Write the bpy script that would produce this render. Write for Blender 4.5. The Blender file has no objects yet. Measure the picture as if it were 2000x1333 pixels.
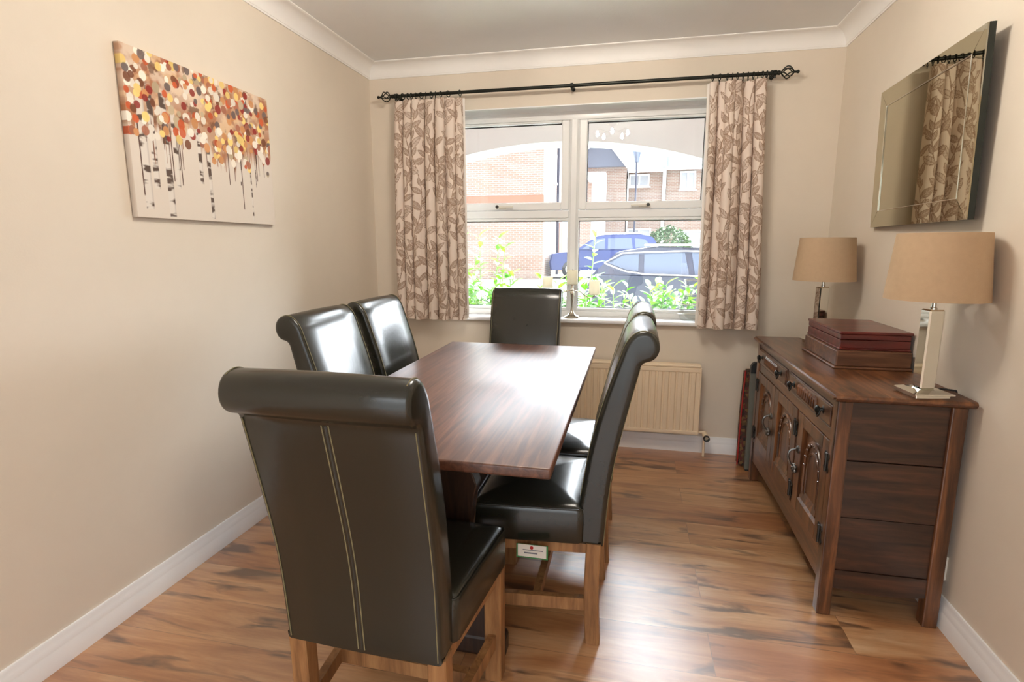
import bpy, bmesh, math, random
import numpy as np
from mathutils import Vector, Matrix, noise as mnoise
random.seed(7); rng = np.random.default_rng(7)
SC = bpy.context.scene; COL = SC.collection

# ------------------------------------------------------------------ camera, world, sun, area lights, exposure
W, H = 2.757, 2.40
cd = bpy.data.cameras.new('camera'); cam = bpy.data.objects.new('camera', cd); COL.objects.link(cam)
yaw, pit = -0.2144, -0.1724
f = Vector((math.sin(yaw)*math.cos(pit), math.cos(yaw)*math.cos(pit), math.sin(pit)))
r = f.cross(Vector((0, 0, 1))).normalized(); u = r.cross(f)
M4 = Matrix.Identity(4)
for i in range(3):
    M4[i][0], M4[i][1], M4[i][2] = r[i], u[i], -f[i]
M4.translation = (1.6818, -3.4387, 1.2739)
cam.matrix_world = M4
cd.sensor_width = 36; cd.lens = 1067.1/2000*36; cd.clip_start = 0.05; cd.clip_end = 300
SC.camera = cam

wd = bpy.data.worlds.new('sky'); SC.world = wd; wd.use_nodes = True
bg = wd.node_tree.nodes['Background']; bg.inputs[0].default_value = (0.87, 0.94, 1.0, 1)
_t = wd.node_tree; _tc = _t.nodes.new('ShaderNodeTexCoord'); _sp = _t.nodes.new('ShaderNodeSeparateXYZ'); _mr = _t.nodes.new('ShaderNodeMapRange')
_mr.interpolation_type = 'SMOOTHSTEP'                          # overcast sky: dim horizon, bright zenith
for _k, _v in ((1, 0.02), (2, 0.50), (3, 1.6), (4, 15.0)): _mr.inputs[_k].default_value = _v
_t.links.new(_tc.outputs['Generated'], _sp.inputs[0]); _my = _t.nodes.new('ShaderNodeMapRange'); _mm = _t.nodes.new('ShaderNodeMath'); _mm.operation = 'MULTIPLY'
for _k, _v in ((1, -0.35), (2, 0.75), (3, 0.16), (4, 1.65)): _my.inputs[_k].default_value = _v   # sky made brighter beyond the window, an added bias to light the room
_t.links.new(_sp.outputs[2], _mr.inputs[0]); _dt = _t.nodes.new('ShaderNodeVectorMath'); _dt.operation = 'DOT_PRODUCT'; _dt.inputs[1].default_value = (-0.22, 0.975, 0); _t.links.new(_tc.outputs['Generated'], _dt.inputs[0]); _t.links.new(_dt.outputs['Value'], _my.inputs[0])
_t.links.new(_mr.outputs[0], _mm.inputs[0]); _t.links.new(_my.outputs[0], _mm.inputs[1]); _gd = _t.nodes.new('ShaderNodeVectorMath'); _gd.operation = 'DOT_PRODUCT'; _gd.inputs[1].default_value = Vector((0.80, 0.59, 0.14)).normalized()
_gm = _t.nodes.new('ShaderNodeMath'); _gm.operation = 'MAXIMUM'; _gm.inputs[1].default_value = 0.0                # broad glow added low in the sky, out of view, to brighten the left wall
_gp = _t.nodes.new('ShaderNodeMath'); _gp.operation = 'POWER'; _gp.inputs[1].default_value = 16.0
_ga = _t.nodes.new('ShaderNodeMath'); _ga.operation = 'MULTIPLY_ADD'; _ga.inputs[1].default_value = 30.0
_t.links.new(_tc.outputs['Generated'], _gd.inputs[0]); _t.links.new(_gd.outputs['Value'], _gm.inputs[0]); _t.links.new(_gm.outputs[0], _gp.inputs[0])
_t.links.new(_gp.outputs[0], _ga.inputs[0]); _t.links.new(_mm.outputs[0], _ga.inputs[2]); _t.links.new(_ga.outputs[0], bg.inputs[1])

def light(name, typ, loc, energy, color, **k):
    l = bpy.data.lights.new(name, typ); l.energy = energy; l.color = color
    o = bpy.data.objects.new(name, l); COL.objects.link(o); o.location = loc
    for a, b in k.items(): setattr(l, a, b)
    return o
sun = light('sun', 'SUN', (0, -20, 30), 0.25, (1, 0.95, 0.88), angle=0.03)
sun.rotation_euler = Vector((0.45, 0.62, -0.80)).to_track_quat('-Z', 'Y').to_euler()
rear_fill = light('rear_fill_light', 'AREA', (1.40, -5.12, 1.25), 11, (0.94, 0.98, 1.0), shape='RECTANGLE', size=2.3, size_y=2.2)
rear_fill.rotation_euler = (math.radians(111), 0, math.radians(0))          # -Z looks along +Y, through the added opening: unseen fill light for the room
por = light('window_portal', 'AREA', (1.30, 0.32, 1.45), 1, (1, 1, 1), shape='RECTANGLE', size=1.74, size_y=1.30)
por.rotation_euler = (math.radians(-90), 0, 0); por.data.cycles.is_portal = True

vs = SC.view_settings
vs.view_transform = 'Standard'; vs.look = 'None'; vs.exposure = 1.1; vs.gamma = 1; vs.use_curve_mapping = False
SC.cycles.max_bounces = 12; SC.cycles.diffuse_bounces = 6; SC.cycles.transparent_max_bounces = 16
SC.cycles.caustics_reflective = False; SC.cycles.caustics_refractive = False
SC.cycles.sample_clamp_indirect = 6

# ------------------------------------------------------------------ materials
def lin(c): return tuple(((x/255+0.055)/1.055)**2.4 if x/255 > 0.04045 else x/255/12.92 for x in c)+(1,)
class NT:
    def __init__(s, name):
        s.m = bpy.data.materials.new(name); s.m.use_nodes = True; s.t = s.m.node_tree; s.n = s.t.nodes
        s.b = s.n['Principled BSDF']; s.out = s.n['Material Output']
    def add(s, typ, **k):
        x = s.n.new(typ)
        for a, b in k.items():
            if a.startswith('i_'):
                q = a[2:]; x.inputs[int(q) if q.isdigit() else q.replace('_', ' ')].default_value = b
            else: setattr(x, a, b)
        return x
    def l(s, a, b): s.t.links.new(a, b)
    def coord(s, scale=(1, 1, 1), rot=(0, 0, 0), kind='Object'):
        tc = s.add('ShaderNodeTexCoord'); mp = s.add('ShaderNodeMapping'); mp.inputs['Scale'].default_value = scale
        mp.inputs['Rotation'].default_value = rot
        s.l(tc.outputs[kind], mp.inputs['Vector']); return mp.outputs[0]
    def ramp(s, fac, stops):
        x = s.add('ShaderNodeValToRGB'); e = x.color_ramp.elements
        while len(e) < len(stops): e.new(0.5)
        for q, (p, c) in zip(e, stops): q.position = p; q.color = c
        s.l(fac, x.inputs[0]); return x.outputs[0]
    def noise(s, vec, scale=5, detail=4, rough=0.5, dist=0):
        x = s.add('ShaderNodeTexNoise'); x.inputs['Scale'].default_value = scale; x.inputs['Detail'].default_value = detail
        x.inputs['Roughness'].default_value = rough; x.inputs['Distortion'].default_value = dist
        if vec is not None: s.l(vec, x.inputs['Vector'])
        return x.outputs[0]
    def mix(s, fac, a, b, mode='MIX'):
        x = s.add('ShaderNodeMix', data_type='RGBA', blend_type=mode)
        for v, i in ((fac, 0), (a, 6), (b, 7)):
            if hasattr(v, 'links'): s.l(v, x.inputs[i])
            else: x.inputs[i].default_value = v
        return x.outputs[2]
    def math(s, op, a, b=0.0):
        x = s.add('ShaderNodeMath', operation=op)
        for v, i in ((a, 0), (b, 1)):
            if hasattr(v, 'links'): s.l(v, x.inputs[i])
            else: x.inputs[i].default_value = v
        return x.outputs[0]
    def bump(s, h, strength=0.2, dist=0.01):
        x = s.add('ShaderNodeBump'); x.inputs['Strength'].default_value = strength; x.inputs['Distance'].default_value = dist
        s.l(h, x.inputs['Height']); s.l(x.outputs[0], s.b.inputs['Normal'])
    def base(s, c):
        if hasattr(c, 'links'): s.l(c, s.b.inputs['Base Color'])
        else: s.b.inputs['Base Color'].default_value = c
    def set(s, **k):
        for a, v in k.items(): s.b.inputs[a.replace('_', ' ')].default_value = v
        return s

def plain(name, c, rough=0.5, metal=0, var=0.06, vscale=12, bump=0, bscale=200, **k):
    t = NT(name); c = lin(c); d = tuple(x*(1-var*2) for x in c[:3])+(1,)
    n = t.noise(t.coord(), vscale, 3)
    t.base(t.mix(n, d, tuple(min(1, x*(1+var)) for x in c[:3])+(1,)))
    t.set(Roughness=rough, Metallic=metal, **k)
    if bump: t.bump(t.noise(t.coord(), bscale, 2), bump, 0.002)
    return t.m

def wood(name, dark, mid, light_, scale=(14, 1.2, 14), rough=0.35, bump=0.08, coat=0.0, **k):
    t = NT(name); v = t.coord(scale)
    n1 = t.noise(v, 2.2, 6, 0.6, 0.6); n2 = t.noise(t.coord(tuple(x*7 for x in scale)), 2.5, 3, 0.6)
    c = t.ramp(n1, [(0.33, lin(dark)), (0.5, lin(mid)), (0.67, lin(light_))])
    t.base(t.mix(t.math('MULTIPLY', n2, 0.45), c, lin(dark)))
    t.set(Roughness=rough, Coat_Weight=coat, Coat_Roughness=0.30, **k); t.bump(n2, bump, 0.002); return t.m

def attr_mat(name, rough=0.8, trans=0.0, bump=0.0, bscale=500):
    t = NT(name); a = t.add('ShaderNodeAttribute', attribute_name='Col'); t.base(a.outputs[0]); t.set(Roughness=rough)
    t.b.inputs['Specular IOR Level'].default_value = 0.2
    if bump: t.bump(t.noise(t.coord(), bscale, 2), bump, 0.001)
    if trans:
        tr = t.add('ShaderNodeBsdfTranslucent'); mx = t.add('ShaderNodeMixShader'); mx.inputs[0].default_value = trans
        t.l(a.outputs[0], tr.inputs[0]); t.l(t.b.outputs[0], mx.inputs[1]); t.l(tr.outputs[0], mx.inputs[2]); t.l(mx.outputs[0], t.out.inputs[0])
    return t.m

def glass_mat(name, tint=(1, 1, 1, 1), refl=1.0, rough=0.0):
    t = NT(name); t.n.remove(t.b)
    tr = t.add('ShaderNodeBsdfTransparent'); tr.inputs[0].default_value = tint
    gl = t.add('ShaderNodeBsdfGlossy'); gl.inputs['Roughness'].default_value = rough
    fr = t.add('ShaderNodeFresnel'); fr.inputs[0].default_value = 1.5
    mx = t.add('ShaderNodeMixShader'); fac = t.math('MULTIPLY', fr.outputs[0], refl)
    t.l(fac, mx.inputs[0]); t.l(tr.outputs[0], mx.inputs[1]); t.l(gl.outputs[0], mx.inputs[2]); t.l(mx.outputs[0], t.out.inputs[0])
    return t.m

def brick_mat(name, c1, c2, mortar, scale=1.0, rot=(0, 0, 0)):
    t = NT(name); tc = t.add('ShaderNodeTexCoord'); sep = t.add('ShaderNodeSeparateXYZ'); cmb = t.add('ShaderNodeCombineXYZ')
    t.l(tc.outputs['Object'], sep.inputs[0])
    s = t.math('ADD', sep.outputs[0], sep.outputs[1]); t.l(s, cmb.inputs[0]); t.l(sep.outputs[2], cmb.inputs[1])
    b = t.add('ShaderNodeTexBrick'); t.l(cmb.outputs[0], b.inputs['Vector'])
    for q, v in (('Color1', lin(c1)), ('Color2', lin(c2)), ('Mortar', lin(mortar)), ('Scale', scale), ('Mortar Size', 0.012), ('Brick Width', 0.225), ('Row Height', 0.075)):
        b.inputs[q].default_value = v
    t.base(b.outputs[0]); t.set(Roughness=0.9); return t.m

def floor_mat():
    t = NT('laminate_floor')
    tc = t.add('ShaderNodeTexCoord')
    b = t.add('ShaderNodeTexBrick', offset=0.37, offset_frequency=2)
    for q, v in (('Color1', (0, 0, 0, 1)), ('Color2', (1, 1, 1, 1)), ('Mortar', (0.5, 0.5, 0.5, 1)), ('Scale', 1.0), ('Mortar Size', 0.0012), ('Brick Width', 1.21), ('Row Height', 0.19), ('Bias', 0.0)):
        b.inputs[q].default_value = v
    t.l(tc.outputs['Object'], b.inputs['Vector'])
    rnd = b.outputs[0]
    off = t.add('ShaderNodeVectorMath', operation='MULTIPLY_ADD'); off.inputs[1].default_value = (7.3, 3.1, 5.7)
    t.l(rnd, off.inputs[0]); t.l(tc.outputs['Object'], off.inputs[2])
    def m(sc):
        x = t.add('ShaderNodeMapping'); x.inputs['Scale'].default_value = sc; t.l(off.outputs[0], x.inputs['Vector']); return x.outputs[0]
    big = t.noise(m((1.1, 7.5, 1)), 1.8, 6, 0.62, 0.7)
    fine = t.noise(m((3, 70, 1)), 2.0, 3, 0.6, 0.2)
    c = t.ramp(big, [(0.22, lin((138, 96, 62))), (0.38, lin((180, 133, 90))), (0.54, lin((210, 168, 123))), (0.72, lin((232, 206, 170)))])
    c = t.mix(t.math('MULTIPLY', fine, 0.42), c, lin((110, 66, 38)))
    kn = t.noise(m((1.9, 9.5, 1)), 1.6, 4, 0.5, 0.7)
    kf = t.ramp(kn, [(0.55, (0, 0, 0, 1)), (0.67, (1, 1, 1, 1))])
    c = t.mix(t.math('MULTIPLY', kf, 0.85), c, lin((74, 51, 38)))
    tone = t.ramp(rnd, [(0.0, lin((228, 196, 172))), (0.5, lin((255, 246, 236))), (1.0, lin((240, 214, 190)))])
    c = t.mix(1.0, c, tone, 'MULTIPLY')
    c = t.mix(t.math('MULTIPLY', b.outputs[1], 0.5), c, lin((70, 44, 28)))
    t.base(c); t.set(Roughness=0.42, Coat_Weight=1.0, Coat_Roughness=0.36, Coat_IOR=1.8); t.b.inputs['Specular IOR Level'].default_value = 0.8
    t.bump(fine, 0.04, 0.002); return t.m

M = {}
M['wall'] = plain('wall_paint_magnolia', (224, 213, 197), 0.75, var=0.015, bump=0.10, bscale=160)
M['ceil'] = plain('ceiling_paint', (243, 246, 248), 0.8, var=0.01, bump=0.25, bscale=90)
M['white'] = plain('white_gloss_paint', (240, 240, 240), 0.35, var=0.01)
M['coving'] = plain('coving_paint', (244, 243, 240), 0.6, var=0.01)
M['upvc'] = plain('white_upvc', (240, 241, 240), 0.28, var=0.005)
M['gasket'] = plain('black_gasket', (40, 40, 40), 0.6)
M['pane'] = glass_mat('window_glass')
M['floor'] = floor_mat()
M['leather'] = plain('dark_brown_leather', (38, 38, 31), 0.24, var=0.03, vscale=25, bump=0.10, bscale=55, Specular_IOR_Level=0.6)
M['stitch'] = plain('olive_thread', (128, 120, 88), 0.7)
M['oak'] = wood('light_oak', (112, 78, 48), (154, 110, 70), (178, 134, 88), (14, 14, 1.5), 0.45)
M['table'] = wood('table_oak_dark', (66, 39, 29), (98, 62, 46), (128, 85, 65), (22, 1.3, 22), 0.42, 0.03, coat=0.35, Specular_IOR_Level=0.45)
M['table_base'] = wood('table_base_oak', (30, 20, 15), (52, 34, 25), (72, 48, 34), (14, 14, 1.5), 0.4)
M['sb'] = wood('sideboard_oak', (40, 23, 14), (96, 58, 34), (140, 90, 54), (14, 1.4, 14), 0.3, 0.06, coat=0.35)
M['sbv'] = wood('sideboard_oak_upright', (40, 23, 14), (98, 60, 35), (144, 93, 56), (16, 16, 1.3), 0.3, 0.06, coat=0.35)
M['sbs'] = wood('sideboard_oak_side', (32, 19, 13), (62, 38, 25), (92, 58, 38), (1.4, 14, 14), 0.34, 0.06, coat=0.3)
M['iron'] = plain('black_iron', (62, 61, 58), 0.35, 0.8)
M['pewter'] = plain('dark_pewter', (120, 118, 115), 0.28, 0.9)
M['rod'] = plain('black_curtain_metal', (38, 40, 34), 0.4, 0.6)
M['curtain'] = attr_mat('curtain_leaf_print', 0.9, 0.06, 0.15, 700)
M['lining'] = plain('curtain_lining', (235, 228, 220), 0.9, var=0.02)
M['canvas'] = attr_mat('canvas_paint', 0.7, 0, 0.2, 600)
t = NT('mirror_silver'); t.base(lin((196, 190, 168))); t.set(Metallic=1.0, Roughness=0.015)
t.base(t.mix(t.noise(t.coord(), 3, 2), lin((188, 182, 158)), lin((200, 194, 172)))); M['mirror'] = t.m
M['mirror_edge'] = plain('mirror_dark_edge', (40, 46, 42), 0.2, 0.3)
M['shade'] = plain('linen_lampshade', (184, 157, 126), 0.85, var=0.04, vscale=60, bump=0.2, bscale=400)
M['shade_in'] = plain('lampshade_lining', (225, 215, 200), 0.7)
M['chrome'] = plain('chrome', (210, 208, 200), 0.12, 1.0, var=0.01)
t = NT('lamp_mirror_glass'); t.base(t.mix(t.noise(t.coord(), 4, 2), lin((226, 226, 218)), lin((236, 236, 228)))); t.set(Metallic=1.0, Roughness=0.04); M['lampglass'] = t.m
M['redwood'] = wood('red_mahogany', (66, 20, 16), (100, 32, 26), (122, 46, 38), (1.6, 14, 14), 0.25, 0.03, coat=0.4)
M['boxwood'] = wood('walnut_box', (72, 44, 28), (104, 68, 46), (134, 94, 66), (1.6, 14, 14), 0.4, 0.05)
M['rad'] = plain('radiator_enamel', (240, 220, 190), 0.35, var=0.01)
M['plastic'] = plain('white_plastic', (230, 226, 214), 0.4, var=0.01)
M['black'] = plain('black_plastic', (32, 32, 32), 0.5)
M['grey'] = plain('grey_board', (112, 112, 102), 0.5)
t = NT('cream_candle_wax'); wc = t.mix(t.noise(t.coord(), 12, 2), lin((250, 242, 222)), lin((252, 247, 232))); t.base(wc); t.set(Roughness=0.5)
tr = t.add('ShaderNodeBsdfTranslucent'); mx = t.add('ShaderNodeMixShader'); mx.inputs[0].default_value = 0.65
t.l(wc, tr.inputs[0]); t.l(t.b.outputs[0], mx.inputs[1]); t.l(tr.outputs[0], mx.inputs[2]); t.l(mx.outputs[0], t.out.inputs[0]); M['wax'] = t.m
M['silver'] = plain('brushed_silver', (196, 186, 170), 0.25, 1.0, var=0.03)
M['vase'] = glass_mat('vase_glass', (0.985, 0.99, 0.985, 1), 0.25)
M['cable'] = plain('cream_cable', (226, 216, 190), 0.5)
M['card'] = plain('white_card', (228, 224, 214), 0.7)
M['green'] = plain('green_card_edge', (60, 128, 72), 0.7)
M['red'] = plain('red_print', (170, 40, 36), 0.6)
M['ink'] = plain('grey_ink', (120, 122, 130), 0.7)
# outdoors
M['render'] = plain('porch_render', (156, 162, 160), 0.85, var=0.02)
M['brick'] = brick_mat('pale_orange_brick', (136, 112, 100), (126, 102, 90), (144, 139, 134))
M['outer'] = brick_mat('house_outer_brick', (96, 66, 54), (84, 56, 46), (98, 88, 80))
M['soldier'] = plain('red_soldier_brick', (138, 96, 80), 0.9)
M['roof'] = plain('grey_slate_roof', (84, 88, 100), 0.8)
M['tarmac'] = plain('pale_tarmac', (186, 184, 178), 0.9)
M['bluecar'] = plain('blue_car_paint', (46, 58, 104), 0.25, 0.1, var=0.01)
M['greycar'] = plain('grey_car_paint', (56, 60, 76), 0.3, 0.1, var=0.01)
M['carglass'] = plain('car_window_glass', (84, 94, 112), 0.1, 0.1, var=0.01)
M['netpane'] = plain('net_curtained_pane', (150, 154, 160), 0.3)
M['tyre'] = plain('tyre_rubber', (60, 60, 62), 0.8)
M['tail'] = plain('red_tail_light', (214, 60, 50), 0.3)
t = NT('laurel_leaf'); n = t.noise(t.coord(), 9, 2)
lc = t.ramp(n, [(0.3, lin((48, 104, 22))), (0.5, lin((78, 136, 30))), (0.72, lin((116, 158, 40)))]); t.base(lc); t.set(Roughness=0.5)
tr = t.add('ShaderNodeBsdfTranslucent'); mx = t.add('ShaderNodeMixShader'); mx.inputs[0].default_value = 0.35
t.l(lc, tr.inputs[0]); t.l(t.b.outputs[0], mx.inputs[1]); t.l(tr.outputs[0], mx.inputs[2]); t.l(mx.outputs[0], t.out.inputs[0]); M['leaf'] = t.m
M['stem'] = plain('green_stem', (120, 150, 80), 0.6)
M['bush'] = plain('distant_foliage', (84, 110, 72), 0.8, var=0.2, vscale=3)
def emit(name, c, s):
    t = NT(name); t.base(lin(c)); t.b.inputs['Emission Color'].default_value = lin(c); t.b.inputs['Emission Strength'].default_value = s; return t.m
M['bulb'] = emit('warm_bulb', (255, 245, 231), 335)

# ------------------------------------------------------------------ mesh helpers
def tag(o, label, cat, group=None):
    o['label'] = label; o['category'] = cat
    if group: o['group'] = group
    return o
def thing(name, label, cat, loc=(0, 0, 0), rz=0, group=None):
    o = bpy.data.objects.new(name, None); COL.objects.link(o); o.empty_display_size = 0.1
    o.location = loc; o.rotation_euler = (0, 0, rz); return tag(o, label, cat, group)
def obj(name, bm, mats, parent=None, smooth=False, label=None):
    me = bpy.data.meshes.new(name)
    bmesh.ops.recalc_face_normals(bm, faces=bm.faces[:])
    bm.to_mesh(me); bm.free()
    for m in (mats if isinstance(mats, (list, tuple)) else [mats]): me.materials.append(m)
    if smooth:
        me.polygons.foreach_set('use_smooth', [True]*len(me.polygons))
        try: me.set_sharp_from_angle(angle=math.radians(40))
        except Exception: pass
    o = bpy.data.objects.new(name, me); COL.objects.link(o)
    if parent is not None: o.parent = parent
    if label: o['label'] = label
    return o
def struct(name, bm, mats, parent=None, smooth=False):
    o = obj(name, bm, mats, parent, smooth)
    if parent is None: o['kind'] = 'structure'
    return o
def B(): return bmesh.new()
def box(bm, lo, hi, bev=0.0, seg=2, mi=0):
    lo, hi = Vector(lo), Vector(hi); c = (lo+hi)/2; s = hi-lo
    q = bmesh.ops.create_cube(bm, size=1, matrix=Matrix.Translation(c) @ Matrix.Diagonal((*s, 1)))
    vs_ = q['verts']; fs = list({f_ for v in vs_ for f_ in v.link_faces})
    for f_ in fs: f_.material_index = mi
    if bev:
        es = list({e for v in vs_ for e in v.link_edges})
        bmesh.ops.bevel(bm, geom=es, offset=min(bev, min(s)*0.45), segments=seg, affect='EDGES', profile=0.5)
    return bm
def tube(bm, pts, rad, n=8, mi=0, cap=True, closed=False):
    pts = [Vector(p) for p in pts]; rings = []; N = len(pts); prev = None
    for i, p in enumerate(pts):
        if closed: d = pts[(i+1) % N]-pts[i-1]
        else: d = pts[min(i+1, N-1)]-pts[max(i-1, 0)]
        d.normalize()
        if prev is None:
            a = Vector((0, 0, 1)) if abs(d.z) < 0.9 else Vector((1, 0, 0)); x = d.cross(a).normalized()
        else: x = (prev-d*prev.dot(d)).normalized()
        prev = x; y = d.cross(x); rr = rad[i] if isinstance(rad, (list, tuple)) else rad
        rings.append([bm.verts.new(p+(x*math.cos(2*math.pi*k/n)+y*math.sin(2*math.pi*k/n))*rr) for k in range(n)])
    for i in range(N if closed else N-1):
        a, b = rings[i], rings[(i+1) % N]
        for k in range(n):
            f_ = bm.faces.new((a[k], a[(k+1) % n], b[(k+1) % n], b[k])); f_.material_index = mi
    if cap and not closed:
        for rg in (rings[0], rings[-1]): bm.faces.new(rg).material_index = mi
    return bm
def lathe(bm, prof, c=(0, 0, 0), n=32, mi=0, axis='z', closed=False):
    rings = []
    for rr, z in prof:
        ring = []
        for k in range(n):
            a = 2*math.pi*k/n; p = (rr*math.cos(a), rr*math.sin(a), z)
            if axis == 'x': p = (p[2], p[0], p[1])
            if axis == 'y': p = (p[0], p[2], p[1])
            ring.append(bm.verts.new(Vector(c)+Vector(p)))
        rings.append(ring)
    L = len(rings)
    for i in range(L if closed else L-1):
        a, b = rings[i], rings[(i+1) % L]
        for k in range(n):
            bm.faces.new((a[k], a[(k+1) % n], b[(k+1) % n], b[k])).material_index = mi
    if not closed:
        for q, rg in ((prof[0], rings[0]), (prof[-1], rings[-1])):
            if q[0] > 1e-4: bm.faces.new(rg).material_index = mi
    bmesh.ops.remove_doubles(bm, verts=[v for rg in rings for v in rg], dist=1e-5)
    return bm
def prism(bm, poly, ax, a, b, mi=0):
    """poly of 2-D points, extruded along axis ax from a to b; the 2-D coordinates are the two other axes in order"""
    def P(p, t):
        q = list(p); q.insert(ax, t); return bm.verts.new(q)
    A = [P(p, a) for p in poly]; C = [P(p, b) for p in poly]; n = len(poly)
    bm.faces.new(A).material_index = mi; bm.faces.new(C).material_index = mi
    for i in range(n): bm.faces.new((A[i], A[(i+1) % n], C[(i+1) % n], C[i])).material_index = mi
    return bm
def catmull(pts, n=4, closed=False):
    out = []; N = len(pts); P = [Vector(p) for p in pts]
    for i in range(N if closed else N-1):
        g = (lambda k: P[k % N]) if closed else (lambda k: P[max(0, min(N-1, k))])
        a, b, c, d = g(i-1), g(i), g(i+1), g(i+2)
        for k in range(n):
            t_ = k/n
            out.append(0.5*((2*b)+(c-a)*t_+(2*a-5*b+4*c-d)*t_*t_+(3*b-a-3*c+d)*t_**3))
    if not closed: out.append(P[-1])
    return out
def grid_obj(name, X, cols, mat, parent=None, smooth=True):
    """X: (nv, nu, 3) points; cols: (nv, nu, 3) linear colours"""
    nv, nu = X.shape[:2]; me = bpy.data.meshes.new(name)
    i = np.arange(nv*nu).reshape(nv, nu)
    q = np.stack([i[:-1, :-1], i[:-1, 1:], i[1:, 1:], i[1:, :-1]], -1).reshape(-1)
    nf = (nv-1)*(nu-1)
    me.vertices.add(nv*nu); me.vertices.foreach_set('co', X.reshape(-1).astype(np.float32))
    me.loops.add(nf*4); me.loops.foreach_set('vertex_index', q.astype(np.int32))
    me.polygons.add(nf); me.polygons.foreach_set('loop_start', np.arange(0, nf*4, 4, dtype=np.int32))
    me.update(calc_edges=True); me.validate()
    a = me.color_attributes.new('Col', 'FLOAT_COLOR', 'POINT')
    a.data.foreach_set('color', np.concatenate([cols, np.ones((nv, nu, 1))], -1).reshape(-1).astype(np.float32))
    if smooth: me.polygons.foreach_set('use_smooth', [True]*nf)
    me.materials.append(mat); o = bpy.data.objects.new(name, me); COL.objects.link(o)
    if parent is not None: o.parent = parent
    return o
def dup(root, loc, rz, label):
    c = root.copy(); COL.objects.link(c); c.location = loc; c.rotation_euler = (0, 0, rz); c['label'] = label
    for ch in list(root.children):
        k = ch.copy(); COL.objects.link(k); k.parent = c
        for g in list(ch.children):
            d = g.copy(); COL.objects.link(d); d.parent = k
    return c

# ------------------------------------------------------------------ room shell
YB = -5.0                                                     # rear wall, behind the camera
OX0, OX1, OZ0, OZ1 = 0.43, 2.17, 0.80, 2.105                 # window opening
bm = B(); box(bm, (-0.12, YB-0.15, -0.12), (W+0.12, 0.0, 0.0)); struct('floor', bm, M['floor'])
bm = B(); box(bm, (-0.12, YB-0.15, H), (W+0.12, 0.30, H+0.12)); struct('ceiling', bm, M['ceil'])
bm = B(); box(bm, (-0.12, YB, 0), (0, 0, H)); struct('wall_left', bm, M['wall'])
bm = B(); box(bm, (W, YB, 0), (W+0.12, 0, H)); struct('wall_right', bm, M['wall'])
bm = B()
for lo, hi in (((-0.12, 0, -0.12), (W+0.12, 0.28, OZ0)), ((-0.12, 0, OZ1), (W+0.12, 0.28, H)),
               ((-0.12, 0, OZ0), (OX0, 0.28, OZ1)), ((OX1, 0, OZ0), (W+0.12, 0.28, OZ1))): box(bm, lo, hi)
struct('wall_back', bm, M['wall'])
bm = B()                                                      # white painted reveal lining of the opening
box(bm, (OX0, 0.001, OZ1-0.006), (OX1, 0.15, OZ1)); box(bm, (OX0, 0.001, OZ0), (OX0+0.006, 0.15, OZ1-0.006)); box(bm, (OX1-0.006, 0.001, OZ0), (OX1, 0.15, OZ1-0.006))
struct('trim_1', bm, M['white'])
PX0, PX1, PZ1 = 0.25, 2.50, 2.15  # patio opening invented in the unseen rear wall, for the fill light
bm = B()
for lo, hi in (((-0.12, YB-0.15, 0), (PX0, YB, H)), ((PX1, YB-0.15, 0), (W+0.12, YB, H)), ((PX0, YB-0.15, PZ1), (PX1, YB, H))): box(bm, lo, hi)
struct('wall_rear', bm, M['wall'])
bm = B(); box(bm, (-3.0, -0.12, H+0.12), (W+3.0, 0.33, 5.6)); struct('wall_upper', bm, M['outer'])
bm = B()
for lo, hi in (((-3.0, 0.281, -0.3), (W+3.0, 0.33, OZ0)), ((-3.0, 0.281, OZ1), (W+3.0, 0.33, H+0.12)), ((-3.0, 0.281, OZ0), (OX0, 0.33, OZ1)), ((OX1, 0.281, OZ0), (W+3.0, 0.33, OZ1))): box(bm, lo, hi)
struct('wall_outer', bm, M['outer'])
bm = B()
for lo, hi in (((PX0, YB-0.1, 0), (PX0+0.07, YB-0.03, PZ1)), ((PX1-0.07, YB-0.1, 0), (PX1, YB-0.03, PZ1)), ((PX0+0.07, YB-0.1, PZ1-0.07), (PX1-0.07, YB-0.03, PZ1)),
               ((1.34, YB-0.1, 0), (1.41, YB-0.03, PZ1-0.07))): box(bm, lo, hi, 0.006)
struct('added_patio_door', bm, M['upvc'])  # patio door frame added behind the camera, around the made-up opening
# coving: concave quarter profile, swept round left, back and right walls with mitres
cz, cw = 2.321, 0.082
prof = [(0.0, cz-0.004), (0.006, cz-0.004), (0.008, cz+0.004)]
for k in range(9):
    a = k/8*math.pi/2; prof.append((0.010+(cw-0.018)*(1-math.cos(a)), cz+0.004+(H-0.008-cz-0.004)*math.sin(a)))
prof += [(cw-0.004, H-0.006), (cw, H-0.004), (cw, H), (0, H)]
def sweep(name, path):
    bm = B(); rings = []
    for fn in path: rings.append([bm.verts.new(fn(d, z)) for d, z in prof])
    n = len(prof)
    for a, b in zip(rings[:-1], rings[1:]):
        for k in range(n): bm.faces.new((a[k], a[(k+1) % n], b[(k+1) % n], b[k]))
    for rg in (rings[0], rings[-1]): bm.faces.new(rg)
    return struct(name, bm, M['coving'], smooth=True)
sweep('trim_2', [lambda d, z: (d, YB, z), lambda d, z: (d, -d, z)])
sweep('trim_3', [lambda d, z: (d, -d, z), lambda d, z: (W-d, -d, z)])
sweep('trim_4', [lambda d, z: (W-d, -d, z), lambda d, z: (W-d, YB, z)])
prof = [(0, 0), (0.018, 0), (0.018, 0.060), (0.0165, 0.0625), (0.0165, 0.066), (0.013, 0.082), (0.0085, 0.093), (0.0085, 0.097), (0.006, 0.1024), (0, 0.1024)]
def skirt(name, path):
    o = sweep(name, path); o.data.materials[0] = M['white']; return o
skirt('baseboard_left', [lambda d, z: (d, YB, z), lambda d, z: (d, -d, z)])
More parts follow.
